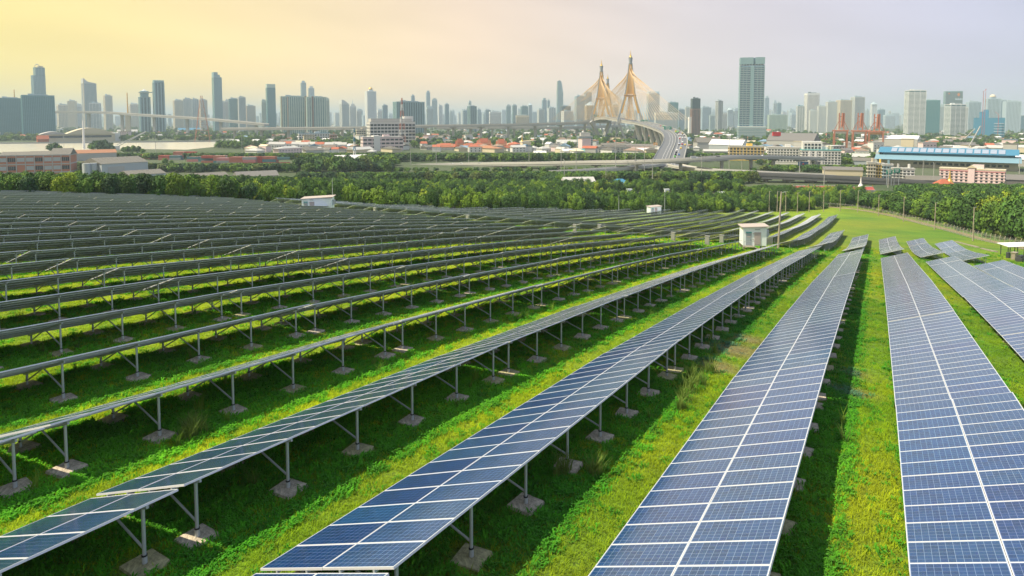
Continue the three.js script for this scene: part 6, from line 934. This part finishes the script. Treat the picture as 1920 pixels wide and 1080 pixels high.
  const shrubs = []; for (let i = 0; i < 9000; i++) { const x = -220 + r() * 480, z = -(60 + r() * 330), [u, v] = toUV(x, z), e = v - woodFrom(u); let edge = u < -160 ? u > -172 && u < -164 : e > -1 && e < 9; if (u > -8 && v > 90) { let best = 1e9, bi = 0; for (let k = 0; k < trackPts.length; k += 2) { const d2 = (trackPts[k][0] - x) ** 2 + (trackPts[k][1] - z) ** 2; if (d2 < best) { best = d2; bi = k; } } const q = toUV(...trackPts[bi]); edge = u - q[0] > 5.2 && u - q[0] < 9; } if (edge && r() < 0.8) shrubs.push([x, z, 0.8 + r() * 1.1, 1.6 + r() * 1.8, Math.floor(r() * 6)]); }
  leafMats.forEach((m, tone) => { const l = shrubs.filter((q) => q[4] === tone), im = new THREE.InstancedMesh(farCrowns[tone % 2], m, l.length); im.name = numbered('edge_undergrowth'); im.userData.kind = 'stuff'; tag(im, `${names[tone]} undergrowth along the foot of the wood`, 'undergrowth'); l.forEach(([x, z, a, h], i) => im.setMatrixAt(i, new THREE.Matrix4().compose(V(x, groundY(x, z) - h * 0.25, z), new THREE.Quaternion().setFromAxisAngle(UPV, x * 2.1), V(a, h / 1.4, a)))); im.castShadow = im.receiveShadow = true; scene.add(im); });
  console.log('wood', cand.length, 'shrubs', shrubs.length);
  // trees of the town: thick near the wood, in clumps farther out
  const town = [];
  for (let i = 0; i < 26000; i++) {
    const px = -60 + r() * 2040, py = 228.5 + Math.pow(r(), 0.85) * 116, p = at(px, py); if (p.t < 430) continue;
    const n = noise.noise(p.x * 0.012, 7, p.z * 0.012) + 0.5 * noise.noise(p.x * 0.04, 2, p.z * 0.04), near = smooth(1100, 560, p.t);
    if (n + near * 0.75 + (px > 700 && px < 1220 && p.t < 900 ? 0.3 : 0) + (px < 500 ? 0.3 : 0.14) < 0.05 + 0.15 * r()) continue;
    { const bank = [[-500, 316], [0, 294], [95, 287.5], [160, 284], [217, 282], [350, 282], [405, 277], [450, 264]]; let q = 1; while (q < 7 && px > bank[q][0]) q++; const y1 = lerp(bank[q - 1][1], bank[q][1], (px - bank[q - 1][0]) / (bank[q][0] - bank[q - 1][0])); if (px < 450 && py > 264.5 && py < y1 + 1) continue; }
    if (footprints.some(([a, b, q]) => (a - p.x) ** 2 + (b - p.z) ** 2 < (q + 2) ** 2)) continue;
    if (p.t < 900 && !spot(p.x, p.z, 5)) continue;
    const limit = p.t < 550 ? (px < 560 ? 330 : px < 780 ? 322 : px < 1420 ? 320 : px < 1770 ? 340 : 345) : p.t < 720 && px < 560 ? 305 : p.t < 690 && px > 740 && px < 1420 ? 313 : p.t < 660 && px > 1640 ? 318 : p.t < 640 && px >= 1420 ? 308 : p.t < 760 && px > 1330 && px < 1450 ? 298 : p.t < 1000 ? 286 : 0, room = limit === 0 ? 13 : EYE - (limit - 225) * p.t / FOCAL; if (room < 3.5) continue;
    const hmax = Math.min(15, room);
    town.push({ x: p.x, z: p.z, t: p.t, rad: Math.min(3.5 + r() * 4 * (p.t > 900 ? 1.25 : 1), hmax * 0.7), hgt: Math.min(7 + r() * 7, hmax), kind: Math.floor(r() * 4), tone: [0, 1, 1, 3, 3, 5, 2, 0][Math.floor(r() * 8)] });
  }
  for (const [px, py, h] of [[96, 287, 14], [104, 288, 16], [112, 288, 12], [120, 289, 8], [132, 289, 7], [172, 284, 13], [180, 284, 17], [189, 284, 16], [197, 284, 17], [206, 285, 14], [212, 286, 9], [232, 287, 9], [240, 288, 11], [250, 288, 12], [260, 288, 11], [268, 289, 8], [150, 298, 7], [0, 326, 9], [6, 328, 8], [140, 318, 9], [148, 320, 8], [156, 322, 9], [178, 308, 6], [188, 309, 7], [310, 310, 8], [322, 313, 7]]) { const p = at(px, py); town.push({ x: p.x, z: p.z, t: p.t, rad: h * 0.42, hgt: h, kind: px % 4, tone: [1, 0, 3][px % 3] }); }
  town.sort((a, b) => a.t / a.rad - b.t / b.rad);
  town.slice(0, 74).forEach((q) => { const px = pixelOf(V(q.x, 0, q.z))[0], side = px < 480 ? 'near the brick factory side' : px < 960 ? 'below the office block' : px < 1400 ? 'around the flyover' : 'near the temple and pink building', l = `${names[q.tone]} town tree beyond the wood, ${side}`; tree(q.x, q.z, q.rad, q.hgt, q.kind, q.tone, l, l); });
  leafMats.forEach((m, tone) => { for (let kind = 0; kind < 2; kind++) { const l = town.slice(74).filter((q) => q.tone === tone && q.kind % 2 === kind); if (!l.length) continue; const im = new THREE.InstancedMesh(farCrowns[kind], m, l.length); im.name = numbered('town_foliage'); im.userData.kind = 'stuff'; tag(im, `${names[tone]} trees massed between the houses of the town`, 'trees'); l.forEach((q, i) => im.setMatrixAt(i, new THREE.Matrix4().compose(V(q.x, q.hgt * 0.02, q.z), new THREE.Quaternion().setFromAxisAngle(UPV, q.z * 1.7), V(q.rad, q.hgt / 1.6, q.rad)))); im.castShadow = im.receiveShadow = true; scene.add(im); } });
  console.log('town trees', town.length);
}
// ---------------------------------------------------------------- grass and weeds
{
  function tuft(seed, n, h, w, spread, bend, leafy) { const r = rng(seed), pos = [], nor = []; for (let i = 0; i < n; i++) { const a = r() * 6.283, q = Math.sqrt(r()) * spread, x = Math.cos(a) * q, z = Math.sin(a) * q, b = r() * 6.283, hh = h * (0.5 + r() * 0.7), bx_ = Math.cos(b) * bend * hh, bz = Math.sin(b) * bend * hh, sx = -Math.sin(b) * w, sz = Math.cos(b) * w; const m = leafy ? [x + bx_ * 0.5, hh * 0.75, z + bz * 0.5] : [x + bx_ * 0.35, hh * 0.6, z + bz * 0.35], t = [x + bx_, leafy ? hh * 0.85 : hh, z + bz], k = leafy ? 1.6 : 0.75, k0 = leafy ? 0.25 : 1; const A = [x - sx * k0, 0, z - sz * k0], B = [x + sx * k0, 0, z + sz * k0], Cc = [m[0] - sx * k, m[1], m[2] - sz * k], D = [m[0] + sx * k, m[1], m[2] + sz * k]; pos.push(...A, ...B, ...D, ...A, ...D, ...Cc, ...Cc, ...D, ...t); } const g = new THREE.BufferGeometry(); g.setAttribute('position', new THREE.Float32BufferAttribute(pos, 3)); g.computeVertexNormals(); return g; }
  const short = [tuft(1, 20, 0.085, 0.009, 0.17, 0.9), tuft(2, 18, 0.11, 0.009, 0.18, 1.0)], weed = [tuft(3, 26, 0.13, 0.010, 0.2, 0.9, true), tuft(4, 22, 0.17, 0.013, 0.2, 0.8, true)], tall = [tuft(5, 26, 0.62, 0.012, 0.12, 0.6)];
  const white = new THREE.MeshPhysicalMaterial({ color: 0xffffff, roughness: 1, transmission: 0.35, thickness: 0, side: THREE.DoubleSide, specularIntensity: 0.3 }), r = rng(88), lists = [[], [], [], [], []];
  const put = (k, x, z, s, c) => lists[k].push([x, z, s, c]);
  for (let f = 4; f < 150; ) {
    const step = f < 30 ? 0.12 : f < 55 ? 0.2 : f < 90 ? 0.34 : 0.6, half = f * 1.15 + 3;
    for (let x = -half; x < half; x += step) {
      const X = x + (r() - 0.5) * step, Z = -(f + (r() - 0.5) * step), [u, v] = toUV(X, Z); if (u < -130 || u > 34) continue;
      const y = groundY(X, Z), [px, py] = pixelOf(V(X, y, Z)); if (px < -450 || px > 2350 || py > 1500) continue;
      const k = ((u - U0) / SPACE % 1 + 1) % 1 * SPACE;                     // distance beyond a table's upper edge
      const lush = k > 2.6 ? 0.72 : k < 1.2 ? 0.66 : 0.05, n = noise.noise(X * 0.5, 11, Z * 0.5), n2 = noise.noise(X * 0.13, 4, Z * 0.13);
      const c = fieldColour(X, Z); let bare = c[0] > c[1] * 1.08 ? 1 : 0; if ((bare && r() < 0.85) || onPad(u, v)) continue;
      const j = 0.7 + r() * 0.6, big = Math.max(1, step / 0.24) ** 0.5;
      const drier = 1;
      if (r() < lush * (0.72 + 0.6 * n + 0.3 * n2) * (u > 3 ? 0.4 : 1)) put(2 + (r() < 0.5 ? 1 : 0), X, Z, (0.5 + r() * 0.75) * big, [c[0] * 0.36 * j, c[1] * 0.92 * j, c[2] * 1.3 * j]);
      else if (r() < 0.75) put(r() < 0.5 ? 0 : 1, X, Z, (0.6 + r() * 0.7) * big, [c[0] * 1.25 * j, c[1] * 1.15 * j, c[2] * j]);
      if (r() < 0.0025 * step / 0.15 && lush > 0.5) put(4, X, Z, 0.6 + r() * 0.6, [0.16 * j, 0.26 * j, 0.03]);
    }
    f += step;
  }
  // tall clumps the photograph shows
  for (const [px, py] of [[1290, 735], [1300, 715], [1310, 722], [1283, 752], [360, 815], [372, 822], [350, 830], [1330, 700], [1275, 770], [1050, 955], [1120, 935]]) { const p = onLand(px, py); for (let i = 0; i < 5; i++) put(4, p.x + (r() - 0.5) * 0.5, p.z + (r() - 0.5) * 0.5, 0.7 + r() * 0.6, [0.17, 0.25, 0.04]); }
  [short[0], short[1], weed[0], weed[1], tall[0]].forEach((g, k) => { const l = lists[k], im = new THREE.InstancedMesh(g, white, l.length); im.name = ['short_grass', 'short_grass_001', 'leafy_weeds', 'leafy_weeds_001', 'tall_grass'][k]; im.userData.kind = 'stuff'; tag(im, ['short yellow-green grass between the solar rows', 'thin short grass between the solar rows', 'leafy green weeds under and beside the tables', 'broad leafy weeds around the concrete pads', 'tall grass clumps beside the posts'][k], 'grass'); const q = new THREE.Quaternion(), col = new THREE.Color(); l.forEach(([x, z, s, c], i) => { q.setFromAxisAngle(UPV, (i * 2.399) % 6.283); im.setMatrixAt(i, new THREE.Matrix4().compose(V(x, groundY(x, z) - 0.015, z), q, V(s, s, s))); im.setColorAt(i, col.setRGB(c[0], c[1], c[2])); }); im.castShadow = im.receiveShadow = true; scene.add(im); });
  console.log('grass', lists.map((l) => l.length).join(' '));
}

// alike things: say which one it is by its place among them
{
  const ones = ['', 'first', 'second', 'third', 'fourth', 'fifth', 'sixth', 'seventh', 'eighth', 'ninth', 'tenth', 'eleventh', 'twelfth', 'thirteenth', 'fourteenth', 'fifteenth', 'sixteenth', 'seventeenth', 'eighteenth', 'nineteenth'], tens = ['', '', 'twenty', 'thirty', 'forty', 'fifty', 'sixty', 'seventy', 'eighty', 'ninety'], tenth = ['', '', 'twentieth', 'thirtieth', 'fortieth', 'fiftieth', 'sixtieth', 'seventieth', 'eightieth', 'ninetieth'];
  const ordinal = (n) => n < 20 ? ones[n] : n < 100 ? (n % 10 ? tens[Math.floor(n / 10)] + '-' + ones[n % 10] : tenth[n / 10]) : 'hundred and ' + ordinal(n - 100);
  const by = new Map();
  for (const o of scene.children) if (o.userData.label && o.userData.category) (by.get(o.userData.label) ?? by.set(o.userData.label, []).get(o.userData.label)).push(o);
  for (const [label, l] of by) if (l.length > 1) { l.sort((a, b) => pixelOf(a.position)[0] - pixelOf(b.position)[0]); l.forEach((o, i) => { o.userData.label = `${label}, ${ordinal(i + 1)} from left`; }); }
}

renderer.setSize(1024, 576);
renderer.render(scene, camera);
